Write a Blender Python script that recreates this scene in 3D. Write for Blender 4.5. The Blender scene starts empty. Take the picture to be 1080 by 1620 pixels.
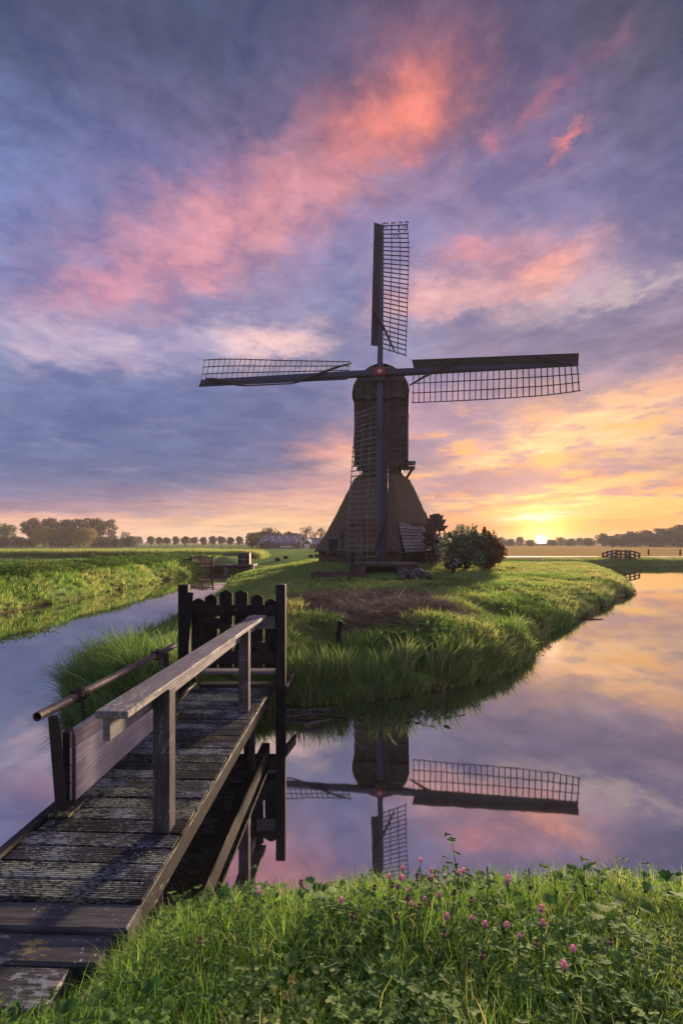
import bpy, bmesh, math, random
import numpy as np
from mathutils import Vector, Matrix
random.seed(7); RNG = np.random.default_rng(11)
R = math.radians
S = bpy.context.scene
C = S.collection
# ------------------------------------------------------------------ camera
F = 762.0; CH = 2.6                       # focal length in photo pixels, camera height over the water
cam = bpy.data.cameras.new('camera'); cam.sensor_fit = 'VERTICAL'; cam.sensor_height = 36
cam.lens = F / 1620 * 36; cam.shift_y = 50 / 1620; cam.clip_start = .05; cam.clip_end = 9000
co = bpy.data.objects.new('camera', cam); C.objects.link(co)
co.location = (0, 0, CH); co.rotation_euler = (R(90), 0, 0); S.camera = co
S.view_settings.view_transform = 'Standard'; S.view_settings.look = 'None'
S.view_settings.exposure = 1.3; S.view_settings.gamma = 1; S.view_settings.use_curve_mapping = False
SUN_AZ, SUN_EL = 22.5, 8.0

def at(px, py, Y): return Vector(((px - 540) / F * Y, Y, CH - (py - 860) / F * Y))
def lin(c):
    a = np.asarray(c, float) / 255
    return np.where(a <= .04045, a / 12.92, ((a + .055) / 1.055) ** 2.4)

# ------------------------------------------------------------------ sky
SKY_Y = [0, 60, 120, 180, 240, 300, 360, 420, 480, 540, 600, 660, 700, 740, 770, 800, 825, 850]
SKY = [
 [(82,88,120),(80,86,120),(78,86,118),(76,84,116),(78,84,118),(86,84,116),(104,90,122),(96,88,120),(88,86,118),(84,84,108),(80,84,112)],
 [(84,94,132),(84,90,126),(84,90,124),(80,88,122),(82,88,124),(92,88,122),(118,94,124),(116,96,126),(92,90,124),(94,88,114),(82,86,114)],
 [(86,100,146),(88,96,136),(90,94,130),(90,94,130),(92,92,128),(110,92,126),(176,112,126),(128,98,126),(118,98,134),(98,94,122),(86,88,120)],
 [(100,116,164),(94,104,148),(96,100,140),(102,100,136),(104,98,134),(170,112,126),(230,134,120),(142,104,130),(116,104,140),(106,100,132),(90,92,126)],
 [(108,128,178),(104,114,160),(108,108,154),(112,108,152),(154,114,142),(216,134,132),(196,128,130),(120,108,146),(128,110,146),(112,106,142),(98,98,136)],
 [(112,128,176),(118,120,166),(124,116,160),(162,124,154),(214,140,146),(164,128,150),(130,122,164),(126,118,156),(124,118,158),(116,110,150),(104,102,138)],
 [(120,128,178),(128,124,168),(168,132,164),(224,150,156),(206,142,152),(138,126,166),(134,126,168),(148,126,158),(132,126,168),(124,118,154),(112,108,144)],
 [(130,134,180),(138,126,166),(196,142,164),(222,150,160),(156,130,160),(134,132,172),(146,132,168),(178,134,156),(220,150,152),(146,132,164),(122,114,150)],
 [(128,130,172),(184,140,166),(180,144,168),(140,132,170),(132,130,170),(126,128,168),(206,160,172),(212,164,170),(200,172,180),(206,176,182),(150,132,160)],
 [(152,154,192),(184,172,198),(164,154,190),(180,168,198),(222,190,200),(122,124,166),(140,138,174),(150,136,164),(132,122,152),(116,112,148),(128,112,142)],
 [(128,136,178),(124,132,176),(132,138,182),(114,122,166),(112,118,160),(124,128,170),(140,132,168),(150,128,156),(128,116,148),(150,132,160),(190,150,160)],
 [(98,114,162),(98,114,162),(98,110,156),(102,112,158),(104,110,152),(130,124,160),(196,152,170),(150,128,158),(214,160,150),(240,190,160),(220,170,165)],
 [(106,124,172),(96,110,156),(98,110,156),(102,110,154),(112,112,152),(200,144,150),(150,130,160),(176,138,156),(244,188,140),(232,190,170),(230,184,170)],
 [(104,118,164),(96,108,152),(96,106,150),(100,108,150),(116,114,152),(154,126,150),(140,120,150),(224,172,150),(206,170,160),(176,148,160),(168,140,155)],
 [(112,116,156),(104,110,150),(108,112,150),(120,116,150),(164,132,150),(206,152,150),(190,150,160),(150,120,145),(196,140,140),(222,160,138),(236,180,130)],
 [(152,124,150),(152,126,152),(172,136,150),(194,148,150),(228,172,150),(222,170,150),(180,140,150),(170,130,140),(236,172,110),(250,192,108),(250,200,110)],
 [(234,178,156),(236,178,150),(238,182,150),(242,192,150),(246,198,150),(242,182,140),(222,150,130),(232,150,104),(252,190,70),(252,190,84),(250,200,110)],
 [(247,187,142),(242,182,150),(242,187,150),(247,197,150),(248,192,140),(246,182,140),(234,152,118),(250,166,80),(255,214,90),(255,194,76),(252,184,86)]]
SKY = np.array(SKY, float); SKY[2:8] = SKY[2:8]*.82 + .18*np.array((132, 122, 164)); SKY[13:, 7:, 1] *= .89; SKY[13:, 7:, 2] *= .88; SKY[11:14, 8:, 2] *= .90; SKY[:4] *= .93; SKY[9:14, :6] *= .95
SKYL = lin(SKY)
def sky_px(x, y):
    gx = min(max(x / 108, 0), 9.999); i = int(gx); fx = gx - i
    y = min(max(y, 0), 849.9); j = max(k for k in range(17) if SKY_Y[k] <= y); fy = (y - SKY_Y[j]) / (SKY_Y[j+1] - SKY_Y[j])
    fx = fx * fx * (3 - 2 * fx); fy = fy * fy * (3 - 2 * fy)
    a = SKYL[j, i] * (1 - fx) + SKYL[j, i+1] * fx; b = SKYL[j+1, i] * (1 - fx) + SKYL[j+1, i+1] * fx
    return a * (1 - fy) + b * fy

class NT:
    def __init__(s, tree): s.t = tree; s.n = tree.nodes; s.l = tree.links
    def new(s, typ, **kw):
        n = s.n.new(typ)
        for k, v in kw.items(): setattr(n, k, v)
        return n
    def set(s, sock, v):
        if isinstance(v, bpy.types.NodeSocket): s.l.new(v, sock)
        else: sock.default_value = v
    def m(s, op, a, b=None, c=None, clamp=False):
        n = s.n.new('ShaderNodeMath'); n.operation = op; n.use_clamp = clamp
        for i, v in enumerate((a, b, c)):
            if v is not None: s.set(n.inputs[i], v)
        return n.outputs[0]
    def mr(s, v, a, b, c=0., d=1., smooth=True):
        n = s.n.new('ShaderNodeMapRange'); n.interpolation_type = 'SMOOTHSTEP' if smooth else 'LINEAR'
        for i, q in enumerate((v, a, b, c, d)): s.set(n.inputs[i], q)
        return n.outputs[0]
    def mix(s, f, a, b, mode='MIX'):
        n = s.n.new('ShaderNodeMix'); n.data_type = 'RGBA'; n.blend_type = mode
        s.set(n.inputs[0], f)
        for i, v in ((6, a), (7, b)):
            if isinstance(v, bpy.types.NodeSocket): s.l.new(v, n.inputs[i])
            else: n.inputs[i].default_value = (*[float(q) for q in v[:3]], 1)
        return n.outputs[2]
    def noise(s, vec, scale, detail=4, rough=.55, dist=0.):
        n = s.n.new('ShaderNodeTexNoise'); s.set(n.inputs['Vector'], vec)
        n.inputs['Scale'].default_value = scale; n.inputs['Detail'].default_value = detail
        n.inputs['Roughness'].default_value = rough; n.inputs['Distortion'].default_value = dist
        return n
    def xyz(s, x, y, z):
        n = s.n.new('ShaderNodeCombineXYZ')
        for i, v in enumerate((x, y, z)): s.set(n.inputs[i], v)
        return n.outputs[0]
    def mapping(s, vec, scale=(1,1,1), loc=(0,0,0), rot=(0,0,0)):
        n = s.n.new('ShaderNodeMapping'); s.l.new(vec, n.inputs[0])
        n.inputs['Scale'].default_value = scale; n.inputs['Location'].default_value = loc; n.inputs['Rotation'].default_value = rot
        return n.outputs[0]

W = bpy.data.worlds.new('World'); S.world = W; W.use_nodes = True
W.node_tree.nodes.clear(); N = NT(W.node_tree)
out = N.new('ShaderNodeOutputWorld'); bg = N.new('ShaderNodeBackground'); N.l.new(bg.outputs[0], out.inputs[0])
tc = N.new('ShaderNodeTexCoord'); sp = N.new('ShaderNodeSeparateXYZ'); N.l.new(tc.outputs['Generated'], sp.inputs[0])
dx, dy, dz = sp.outputs
az = N.m('ARCTAN2', dx, dy); el = N.m('ARCSINE', dz)
zp = N.m('ADD', N.m('MAXIMUM', dz, 0.), .13)
pl = N.xyz(N.m('DIVIDE', dx, zp), N.m('DIVIDE', dy, zp), 0.)            # a flat cloud sheet seen in perspective
hr = N.m('SQRT', N.m('ADD', N.m('MULTIPLY', dx, dx), N.m('ADD', N.m('MULTIPLY', dy, dy), 1e-5)))
cyl = N.xyz(N.m('MULTIPLY', N.m('DIVIDE', dx, hr), 3.), N.m('MULTIPLY', N.m('DIVIDE', dy, hr), 3.), N.m('MULTIPLY', N.m('ADD', N.m('LOGARITHM', N.m('ADD', N.m('MAXIMUM', el, 0.), .06), math.e), N.m('MULTIPLY', el, 1.7)), 1.9))   # clouds flatten towards the horizon
wn = N.noise(cyl, 1.3, 6, .6); ws = N.new('ShaderNodeSeparateColor'); N.l.new(wn.outputs['Color'], ws.inputs[0])
wn2 = N.noise(N.mapping(cyl, loc=(5, 3, 1)), 4.5, 6, .65); ws2 = N.new('ShaderNodeSeparateColor'); N.l.new(wn2.outputs['Color'], ws2.inputs[0])
amp = N.mr(el, 0., R(22), .010, .10, False); ampx = N.mr(el, 0., R(22), .08, .12, False)
amp = N.m('MULTIPLY', amp, N.mr(el, R(20), R(50), 1., .5))
def warp(base, a, b, am):
    t = N.m('ADD', N.m('MULTIPLY', N.m('SUBTRACT', a, .5), .55), N.m('MULTIPLY', N.m('SUBTRACT', b, .5), 1.3))
    return N.m('ADD', base, N.m('MULTIPLY', t, am))
azw = warp(az, ws.outputs[0], ws2.outputs[0], ampx); elw = warp(el, ws.outputs[1], ws2.outputs[1], amp)
fac = N.mr(azw, R(-60), R(60), 0., 1., False)
els = [0, 1, 2.3, 3.6, 5.2, 7, 9, 11, 13.5, 16, 19, 22, 25.5, 29, 33, 37, 41, 45, 50]
side = lin([(190, 160, 168), (168, 150, 176), (148, 144, 182), (150, 150, 188), (132, 134, 174), (112, 114, 156)])  # sky out of view, brightened to light the mill and gate fronts
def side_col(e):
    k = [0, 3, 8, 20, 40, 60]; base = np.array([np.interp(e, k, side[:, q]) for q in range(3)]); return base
cur = None
for i, e in enumerate(els):
    r = N.new('ShaderNodeValToRGB'); N.l.new(fac, r.inputs[0]); r.color_ramp.interpolation = 'B_SPLINE' if False else 'EASE'
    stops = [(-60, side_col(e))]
    for a in np.arange(-36, 36.1, 4.0):
        x = 540 + F * math.tan(R(a)); y = 860 - F * math.tan(R(e)) / math.cos(R(a)); stops.append((a, sky_px(x, y)))
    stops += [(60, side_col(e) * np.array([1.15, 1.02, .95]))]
    cr = r.color_ramp
    for k, (a, col) in enumerate(stops):
        p = (a + 60) / 120
        if k < 2: s_ = cr.elements[k]; s_.position = p
        else: s_ = cr.elements.new(p)
        s_.color = (*[float(q) for q in col], 1)
    c_ = r.outputs[0]
    cur = c_ if cur is None else N.mix(N.mr(elw, R(els[i-1]), R(e)), cur, c_)
cur = N.mix(N.mr(el, R(49), R(75)), cur, lin((118, 120, 160)))  # zenith above the view, raised along with the side sky
# individual lit cloud patches: photo position, half-widths, tilt, colour, weight
BL = [(600,205,95,38,-40,(246,138,122),.5),(655,165,45,35,-35,(250,140,120),.5),(480,300,100,42,-28,(220,146,152),.3),(330,360,120,38,-24,(226,152,162),.3),
      (900,222,30,9,-25,(238,134,126),.8),(782,226,16,16,0,(206,128,138),.6),(860,165,30,14,-40,(180,114,130),.6),(955,68,26,16,-20,(140,100,122),.6),
      (190,455,70,22,-18,(220,148,166),.55),(870,430,60,20,-12,(246,166,150),.8),(745,400,30,12,10,(226,146,152),.6),(435,545,55,22,0,(250,206,200),.8),
      (150,545,150,22,4,(206,186,208),.7),(60,560,40,14,0,(226,184,196),.5),(190,570,24,14,0,(226,184,192),.5),(950,480,120,16,-10,(236,206,196),.65),
      (780,505,60,16,10,(226,190,186),.6),(690,470,60,26,-8,(236,176,170),.6),(850,540,100,34,-6,(108,106,144),.9),(980,505,85,24,-5,(112,108,146),.9),
      (740,520,60,26,-8,(116,114,152),.8),(860,700,150,13,-14,(255,204,150),.9),(960,650,110,16,-18,(255,190,150),.7),(690,760,60,10,0,(140,112,146),.6),
      (1000,745,120,9,-4,(150,120,146),.75),(800,768,90,8,-3,(142,112,142),.7),(560,730,40,14,-10,(255,196,160),.7),(520,715,40,10,0,(246,170,150),.6),
      (860,780,160,6,-6,(255,214,140),.8),(740,792,40,5,-3,(255,190,120),.6),(850,817,48,5,-4,(255,252,215),1.),(1000,800,110,8,-6,(255,222,140),.6),
      (880,800,80,5,-4,(255,236,150),.8),(230,640,180,50,0,(98,110,156),.6),(120,700,180,22,0,(102,116,162),.5),(420,660,120,40,0,(104,112,156),.5)]
for (x, y, sx, sy, an, col, wgt) in BL:
    u, v = (x - 540) / F, (860 - y) / F
    a0 = math.atan(u); e0 = math.atan(v * math.cos(a0)); kx = F / math.cos(a0)**2; ky = F / math.cos(a0) / math.cos(e0)**2
    ca, sa = math.cos(R(an)), math.sin(R(an))
    da = N.m('MULTIPLY', N.m('SUBTRACT', azw, a0), kx); de = N.m('MULTIPLY', N.m('SUBTRACT', elw, e0), ky)
    # screen y runs down: (da, -de)
    p = N.m('DIVIDE', N.m('SUBTRACT', N.m('MULTIPLY', da, ca), N.m('MULTIPLY', de, sa)), sx)
    q = N.m('DIVIDE', N.m('ADD', N.m('MULTIPLY', da, sa), N.m('MULTIPLY', de, ca)), sy)
    d2 = N.m('ADD', N.m('MULTIPLY', p, p), N.m('MULTIPLY', q, q))
    f = N.m('MULTIPLY', N.m('EXPONENT', N.m('MULTIPLY', d2, -.6)), wgt)
    cur = N.mix(f, cur, lin(col))
# cloud texture
t1 = N.noise(N.mapping(cyl, loc=(2, 7, 0)), 2.6, 9, .62, .4).outputs['Fac']
t2 = N.noise(N.mapping(cyl, loc=(9, 1, 0), rot=(.4, .3, 0)), 6., 8, .62, .3).outputs['Fac']
tt = N.m('ADD', N.m('MULTIPLY', t1, .6), N.m('MULTIPLY', t2, .4))
cur = N.mix(N.mr(tt, .52, .40, 0., .7), cur, N.mix(1., cur, (.66, .73, .88), 'MULTIPLY'))
cur = N.mix(N.mr(tt, .50, .61, 0., .62), cur, N.mix(1., cur, (1.24, 1.26, 1.24), 'MULTIPLY'))
# long streaks of cloud low over the sunrise
t3 = N.noise(N.mapping(cyl, loc=(11, 2, 5)), 3.6, 8, .6, .3).outputs['Fac']
low = N.m('MULTIPLY', N.mr(el, R(1.6), R(3.2)), N.mr(el, R(19), R(9))); eas = N.m('MULTIPLY', low, N.mr(az, R(-6), R(14)))
cur = N.mix(N.m('MULTIPLY', N.mr(t3, .50, .63), N.m('MULTIPLY', eas, .74)), cur, lin((146, 122, 150)))
cur = N.mix(N.m('MULTIPLY', N.mr(t3, .50, .34), N.m('MULTIPLY', eas, .8)), cur, lin((255, 180, 104)))
wes = N.m('MULTIPLY', low, N.mr(az, R(0), R(-14)))
cur = N.mix(N.m('MULTIPLY', N.mr(t3, .45, .36), N.m('MULTIPLY', wes, .3)), cur, lin((150, 142, 178)))
# sun disc and its glow
sd = Vector((math.sin(R(SUN_AZ)), math.cos(R(SUN_AZ)), math.tan(R(.35)))).normalized()
dt = N.new('ShaderNodeVectorMath', operation='DOT_PRODUCT'); N.l.new(tc.outputs['Generated'], dt.inputs[0]); dt.inputs[1].default_value = sd
ang = N.m('ARCCOSINE', N.m('MINIMUM', dt.outputs['Value'], .9999999))
def addc(c, f, col): return N.mix(1., c, N.mix(f, (0, 0, 0), col), 'ADD')
cur = addc(cur, N.m('EXPONENT', N.m('MULTIPLY', N.m('POWER', N.m('DIVIDE', ang, R(9.)), 1.2), -1.)), (.36, .12, .0))
cur = addc(cur, N.m('EXPONENT', N.m('MULTIPLY', N.m('DIVIDE', ang, R(1.15)), -1.)), (6.0, 2.9, .6))
cur = addc(cur, N.mr(ang, R(.62), R(.25)), (60, 44, 22))
ns = N.new('ShaderNodeTexSky'); ns.sky_type = 'NISHITA'; ns.sun_disc = False; ns.sun_elevation = R(SUN_EL); ns.sun_rotation = R(SUN_AZ)
ns.dust_density = 3
nm = N.mix(1., ns.outputs[0], (.003, .003, .003), 'MULTIPLY')
cur = N.mix(1., cur, nm, 'ADD')
N.l.new(cur, bg.inputs[0]); bg.inputs[1].default_value = 0.44
W.cycles.sampling_method = 'MANUAL'; W.cycles.sample_map_resolution = 1024
# ------------------------------------------------------------------ sun
sl = bpy.data.lights.new('sun', 'SUN'); sl.energy = 4.8; sl.angle = R(4); sl.color = (1, .72, .48)
so = bpy.data.objects.new('sun', sl); C.objects.link(so)
so.rotation_euler = Vector((-math.sin(R(SUN_AZ)) * math.cos(R(SUN_EL)), -math.cos(R(SUN_AZ)) * math.cos(R(SUN_EL)), -math.sin(R(SUN_EL)))).to_track_quat('-Z', 'Y').to_euler()
HAZE = .0005

# ================================================================== helpers
def tag(o, label=None, cat=None, group=None, kind=None):
    for k, v in (('label', label), ('category', cat), ('group', group), ('kind', kind)):
        if v: o[k] = v
    return o
def thing(name, label, cat, loc=(0,0,0), rz=0., group=None):
    o = bpy.data.objects.new(name, None); C.objects.link(o); o.empty_display_size = .2
    o.location = loc; o.rotation_euler = (0, 0, rz)
    return tag(o, label, cat, group)
def np_mesh(name, V, Fc, mat=None, smooth=False):
    me = bpy.data.meshes.new(name); V = np.asarray(V, np.float32); Fc = np.asarray(Fc, np.int32)
    n = Fc.shape[1]
    me.vertices.add(len(V)); me.vertices.foreach_set('co', V.ravel())
    me.loops.add(Fc.size); me.loops.foreach_set('vertex_index', Fc.ravel())
    me.polygons.add(len(Fc)); me.polygons.foreach_set('loop_start', np.arange(0, Fc.size, n, dtype=np.int32))
    me.update(calc_edges=True)
    if smooth: me.polygons.foreach_set('use_smooth', np.ones(len(Fc), bool))
    if mat: me.materials.append(mat)
    return me
def link(name, me, parent=None):
    o = bpy.data.objects.new(name, me); C.objects.link(o)
    if parent: o.parent = parent
    return o
class MB:
    def __init__(s, M=None): s.V = []; s.F = []; s.M = M
    def add(s, vs, fs):
        b = len(s.V); s.V += [(s.M @ Vector(v)) if s.M else Vector(v) for v in vs]; s.F += [tuple(i + b for i in f) for f in fs]; return s
    def box(s, x0, x1, y0, y1, z0, z1):
        return s.add([(x0,y0,z0),(x1,y0,z0),(x1,y1,z0),(x0,y1,z0),(x0,y0,z1),(x1,y0,z1),(x1,y1,z1),(x0,y1,z1)],
                     [(0,3,2,1),(4,5,6,7),(0,1,5,4),(1,2,6,5),(2,3,7,6),(3,0,4,7)])
    def bar(s, a, b, w, h, up=(0,0,1), w2=None, h2=None):
        a, b = Vector(a), Vector(b); d = (b - a).normalized(); sd = d.cross(Vector(up))
        if sd.length < 1e-4: sd = d.cross(Vector((0, 1, 0)))
        sd.normalize(); u = sd.cross(d); w2 = w if w2 is None else w2; h2 = h if h2 is None else h2
        vs = []
        for p, ww, hh in ((a, w, h), (b, w2, h2)):
            for q, r_ in ((-1,-1),(1,-1),(1,1),(-1,1)): vs.append(p + sd * (q * ww / 2) + u * (r_ * hh / 2))
        return s.add(vs, [(0,1,2,3),(7,6,5,4),(0,4,5,1),(1,5,6,2),(2,6,7,3),(3,7,4,0)])
    def prism(s, poly, y0, y1):            # polygon in x,z pushed along y
        n = len(poly); vs = [(x, y0, z) for x, z in poly] + [(x, y1, z) for x, z in poly]
        return s.add(vs, [tuple(range(n)), tuple(range(2*n-1, n-1, -1))] + [(i, i + n, (i+1) % n + n, (i+1) % n) for i in range(n)])
    def tube(s, pts, rad, n=8, cap=True):
        pts = [Vector(p) for p in pts]; rad = rad if hasattr(rad, '__len__') else [rad] * len(pts); vs = []; fs = []
        for i, p in enumerate(pts):
            d = (pts[min(i+1, len(pts)-1)] - pts[max(i-1, 0)]).normalized()
            a = d.cross(Vector((0, 0, 1))); a = a if a.length > .05 else d.cross(Vector((0, 1, 0))); a.normalize(); b = d.cross(a)
            for k in range(n): t = 2 * math.pi * k / n; vs.append(p + (a * math.cos(t) + b * math.sin(t)) * rad[i])
        for i in range(len(pts) - 1):
            for k in range(n): fs.append((i*n+k, i*n+(k+1) % n, (i+1)*n+(k+1) % n, (i+1)*n+k))
        if cap: fs += [tuple(range(n-1, -1, -1)), tuple((len(pts)-1)*n + k for k in range(n))]
        return s.add(vs, fs)
    def blob(s, c, r, seed=0, n=6, m=8, jit=.18):
        rg = random.Random(seed); c = Vector(c); r = r if hasattr(r, '__len__') else (r, r, r); vs = [c + Vector((0, 0, -r[2]))]; fs = []
        for i in range(1, n):
            for k in range(m):
                th = math.pi * i / n; ph = 2 * math.pi * k / m; q = 1 + rg.uniform(-jit, jit)
                vs.append(c + Vector((r[0]*q*math.sin(th)*math.cos(ph), r[1]*q*math.sin(th)*math.sin(ph), -r[2]*q*math.cos(th))))
        vs.append(c + Vector((0, 0, r[2]))); L = len(vs) - 1
        for k in range(m): fs.append((0, 1+(k+1) % m, 1+k)); fs.append((L, L-m+k, L-m+(k+1) % m))
        for i in range(n-2):
            for k in range(m): a = 1+i*m; fs.append((a+k, a+(k+1) % m, a+m+(k+1) % m, a+m+k))
        return s.add(vs, fs)
    def mesh(s, name, mat, bevel=0., smooth=False):
        me = bpy.data.meshes.new(name); me.from_pydata([tuple(v) for v in s.V], [], s.F)
        bm = bmesh.new(); bm.from_mesh(me); bmesh.ops.recalc_face_normals(bm, faces=bm.faces)
        if bevel: bmesh.ops.bevel(bm, geom=list(bm.edges), offset=bevel, segments=1, affect='EDGES', clamp_overlap=True)
        bm.to_mesh(me); bm.free()
        if smooth: me.polygons.foreach_set('use_smooth', np.ones(len(me.polygons), bool))
        me.materials.append(mat); return me
    def build(s, name, mat, parent=None, bevel=0., smooth=False): return link(name, s.mesh(name, mat, bevel, smooth), parent)

# ================================================================== materials
def mat_base(name, rough=.8, spec=.3):
    m = bpy.data.materials.new(name); m.use_nodes = True; n = NT(m.node_tree)
    b = n.n['Principled BSDF']; b.inputs['Roughness'].default_value = rough; b.inputs['Specular IOR Level'].default_value = spec
    return m, n, b
def mat_simple(name, c1, c2=None, scale=3., rough=.8, bump=.2, stretch=(1,1,1), spec=.3, rnd=.25, metallic=0.):
    m, n, b = mat_base(name, rough, spec); b.inputs['Metallic'].default_value = metallic
    t = n.new('ShaderNodeTexCoord'); oi = n.new('ShaderNodeObjectInfo')
    off = n.new('ShaderNodeVectorMath', operation='ADD'); n.l.new(t.outputs['Object'], off.inputs[0])
    n.l.new(n.m('MULTIPLY', oi.outputs['Random'], 37.), off.inputs[1])
    v = n.mapping(off.outputs[0], stretch); no = n.noise(v, scale, 8, .65)
    c2 = c2 or tuple(q * .55 for q in c1)
    c = n.mix(n.mr(no.outputs['Fac'], .35, .68), c2, c1)
    c = n.mix(1., c, n.mix(oi.outputs['Random'], (1-rnd,)*3, (1+rnd,)*3), 'MULTIPLY')
    n.l.new(c, b.inputs['Base Color'])
    if bump:
        bp = n.new('ShaderNodeBump'); bp.inputs['Strength'].default_value = bump; bp.inputs['Distance'].default_value = .02
        n.l.new(no.outputs['Fac'], bp.inputs['Height']); n.l.new(bp.outputs[0], b.inputs['Normal'])
    return m
def mat_wood(name, c1, c2, axis, lichen=0., lcol=(.34,.37,.27), rough=.75, fine=1., lstretch=2.5, spots=0., lfreq=9.):
    """weathered timber; grain along axis; blotches of lichen and pale crust."""
    m, n, b = mat_base(name, rough, .2)
    t = n.new('ShaderNodeTexCoord'); oi = n.new('ShaderNodeObjectInfo')
    off = n.new('ShaderNodeVectorMath', operation='ADD'); n.l.new(t.outputs['Object'], off.inputs[0])
    n.l.new(n.m('MULTIPLY', oi.outputs['Random'], 53.), off.inputs[1]); P = off.outputs[0]
    st = [22. * fine] * 3; st[axis] = 1.3
    g = n.noise(n.mapping(P, tuple(st)), 2.2, 8, .7); big = n.noise(P, 2.6, 5, .6)
    c = n.mix(n.mr(g.outputs['Fac'], .33, .66), c2, c1)
    c = n.mix(n.mr(big.outputs['Fac'], .35, .7, .0, .55), c, tuple(q * .5 for q in c2))
    c = n.mix(1., c, n.mix(oi.outputs['Random'], (.72,)*3, (1.25,)*3), 'MULTIPLY')
    if lichen:
        ls = [lfreq] * 3; ls[axis] = lfreq / lstretch
        l1 = n.noise(n.mapping(P, tuple(ls), loc=(3,1,4)), 3.4, 6, .7); l2 = n.noise(n.mapping(P, loc=(7,2,9)), 1.7, 4, .6)
        f = n.mr(n.m('ADD', l1.outputs['Fac'], n.m('MULTIPLY', l2.outputs['Fac'], .85)), 1.10 - lichen * .3, 1.19 - lichen * .3)
        hue = n.noise(n.mapping(P, loc=(1,8,3)), 2.1, 2, .5)
        lc = n.mix(n.mr(hue.outputs['Fac'], .4, .62), lcol, (.30, .34, .38))
        c = n.mix(n.m('MULTIPLY', f, .8), c, lc)
    if spots:
        vo = n.new('ShaderNodeTexVoronoi'); n.l.new(P, vo.inputs['Vector']); vo.inputs['Scale'].default_value = 30.
        sn = n.noise(P, 5., 3, .6)
        f = n.m('MULTIPLY', n.mr(vo.outputs['Distance'], .26, .16), n.mr(sn.outputs['Fac'], .56 - spots*.1, .66))
        c = n.mix(n.m('MULTIPLY', f, .75), c, (.50, .52, .50))
    n.l.new(c, b.inputs['Base Color'])
    n.l.new(n.mr(big.outputs['Fac'], .3, .7, rough - .22, rough + .1), b.inputs['Roughness'])
    bp = n.new('ShaderNodeBump'); bp.inputs['Strength'].default_value = .55; bp.inputs['Distance'].default_value = .006
    n.l.new(g.outputs['Fac'], bp.inputs['Height']); n.l.new(bp.outputs[0], b.inputs['Normal'])
    return m
def mat_leaf(name, cols, trans=.5, rough=.6, bladeattr=True, scale=.35):
    """foliage: colour from the instancer's tint and the blade's own shade; light comes through."""
    m, n, b = mat_base(name, rough, .12)
    oi = n.new('ShaderNodeObjectInfo')
    at_ = n.new('ShaderNodeAttribute', attribute_name='tint', attribute_type='INSTANCER')
    bl = n.new('ShaderNodeAttribute', attribute_name='shade')
    f = n.m('ADD', at_.outputs['Fac'], n.m('MULTIPLY', n.m('SUBTRACT', bl.outputs['Fac'], .5), .5))
    r = n.new('ShaderNodeValToRGB'); n.l.new(f, r.inputs[0]); cr = r.color_ramp
    for k, c in enumerate(cols):
        e = cr.elements[k] if k < 2 else cr.elements.new(k / (len(cols) - 1))
        e.position = k / (len(cols) - 1); e.color = (*c, 1)
    c = n.mix(1., r.outputs[0], n.mix(bl.outputs['Fac'], (.75,)*3, (1.25,)*3), 'MULTIPLY')
    n.l.new(c, b.inputs['Base Color'])
    tr = n.new('ShaderNodeBsdfTranslucent'); n.l.new(n.mix(1., c, (1.25, 1.25, .8), 'MULTIPLY'), tr.inputs[0])
    mx = n.new('ShaderNodeMixShader'); mx.inputs[0].default_value = trans
    o = n.n['Material Output']; n.l.new(b.outputs[0], mx.inputs[1]); n.l.new(tr.outputs[0], mx.inputs[2]); n.l.new(mx.outputs[0], o.inputs[0])
    return m
def mat_tree(name, c1, c2, trans=.4):
    m, n, b = mat_base(name, .7, .15)
    oi = n.new('ShaderNodeObjectInfo'); bl = n.new('ShaderNodeAttribute', attribute_name='shade')
    c = n.mix(bl.outputs['Fac'], c2, c1); c = n.mix(1., c, n.mix(oi.outputs['Random'], (.8,)*3, (1.2,)*3), 'MULTIPLY')
    n.l.new(c, b.inputs['Base Color'])
    tr = n.new('ShaderNodeBsdfTranslucent'); n.l.new(c, tr.inputs[0]); mx = n.new('ShaderNodeMixShader'); mx.inputs[0].default_value = trans
    o = n.n['Material Output']; n.l.new(b.outputs[0], mx.inputs[1]); n.l.new(tr.outputs[0], mx.inputs[2]); n.l.new(mx.outputs[0], o.inputs[0])
    return m
GREENS = [(.06,.15,.035),(.12,.25,.055),(.19,.33,.09),(.30,.38,.15),(.42,.39,.21)]
M_GRASS = mat_leaf('grass', GREENS)
M_SEDGE = mat_leaf('sedge', [(.05,.13,.045),(.10,.21,.06),(.17,.29,.09),(.26,.34,.15),(.38,.38,.22)], .42, .5)
M_BROAD = mat_leaf('broad_leaf', [(.05,.14,.04),(.09,.20,.055),(.14,.26,.07),(.20,.27,.09),(.30,.22,.09)], .4, .75)
M_STRAW = mat_leaf('straw', [(.08,.06,.045),(.14,.10,.075),(.21,.165,.12),(.31,.26,.19),(.42,.37,.29)], .1, .85)
M_DECK = mat_wood('deck_wood', (.062,.066,.078), (.018,.019,.022), 0, .55, (.31,.36,.27), lstretch=3.6, spots=.7, lfreq=30.)
M_SLAB = mat_wood('sleeper_wood', (.12,.122,.135), (.045,.044,.048), 0, .18, (.42,.30,.06), spots=.3)
M_RAIL = mat_wood('rail_wood', (.23,.22,.235), (.115,.11,.12), 1, .42, (.36,.36,.26), spots=.5)
M_POST = mat_wood('post_wood', (.15,.14,.145), (.055,.05,.052), 2, .28, (.36,.40,.42), spots=.7)
M_PANEL = mat_wood('panel_wood', (.74,.68,.67), (.48,.42,.42), 1, 0, spots=0.)
M_TARRED = mat_wood('tarred_wood', (.028,.025,.026), (.011,.010,.011), 2, .0)
M_TARRED_X = mat_wood('tarred_rail', (.034,.030,.031), (.013,.011,.012), 0, .0)
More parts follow.
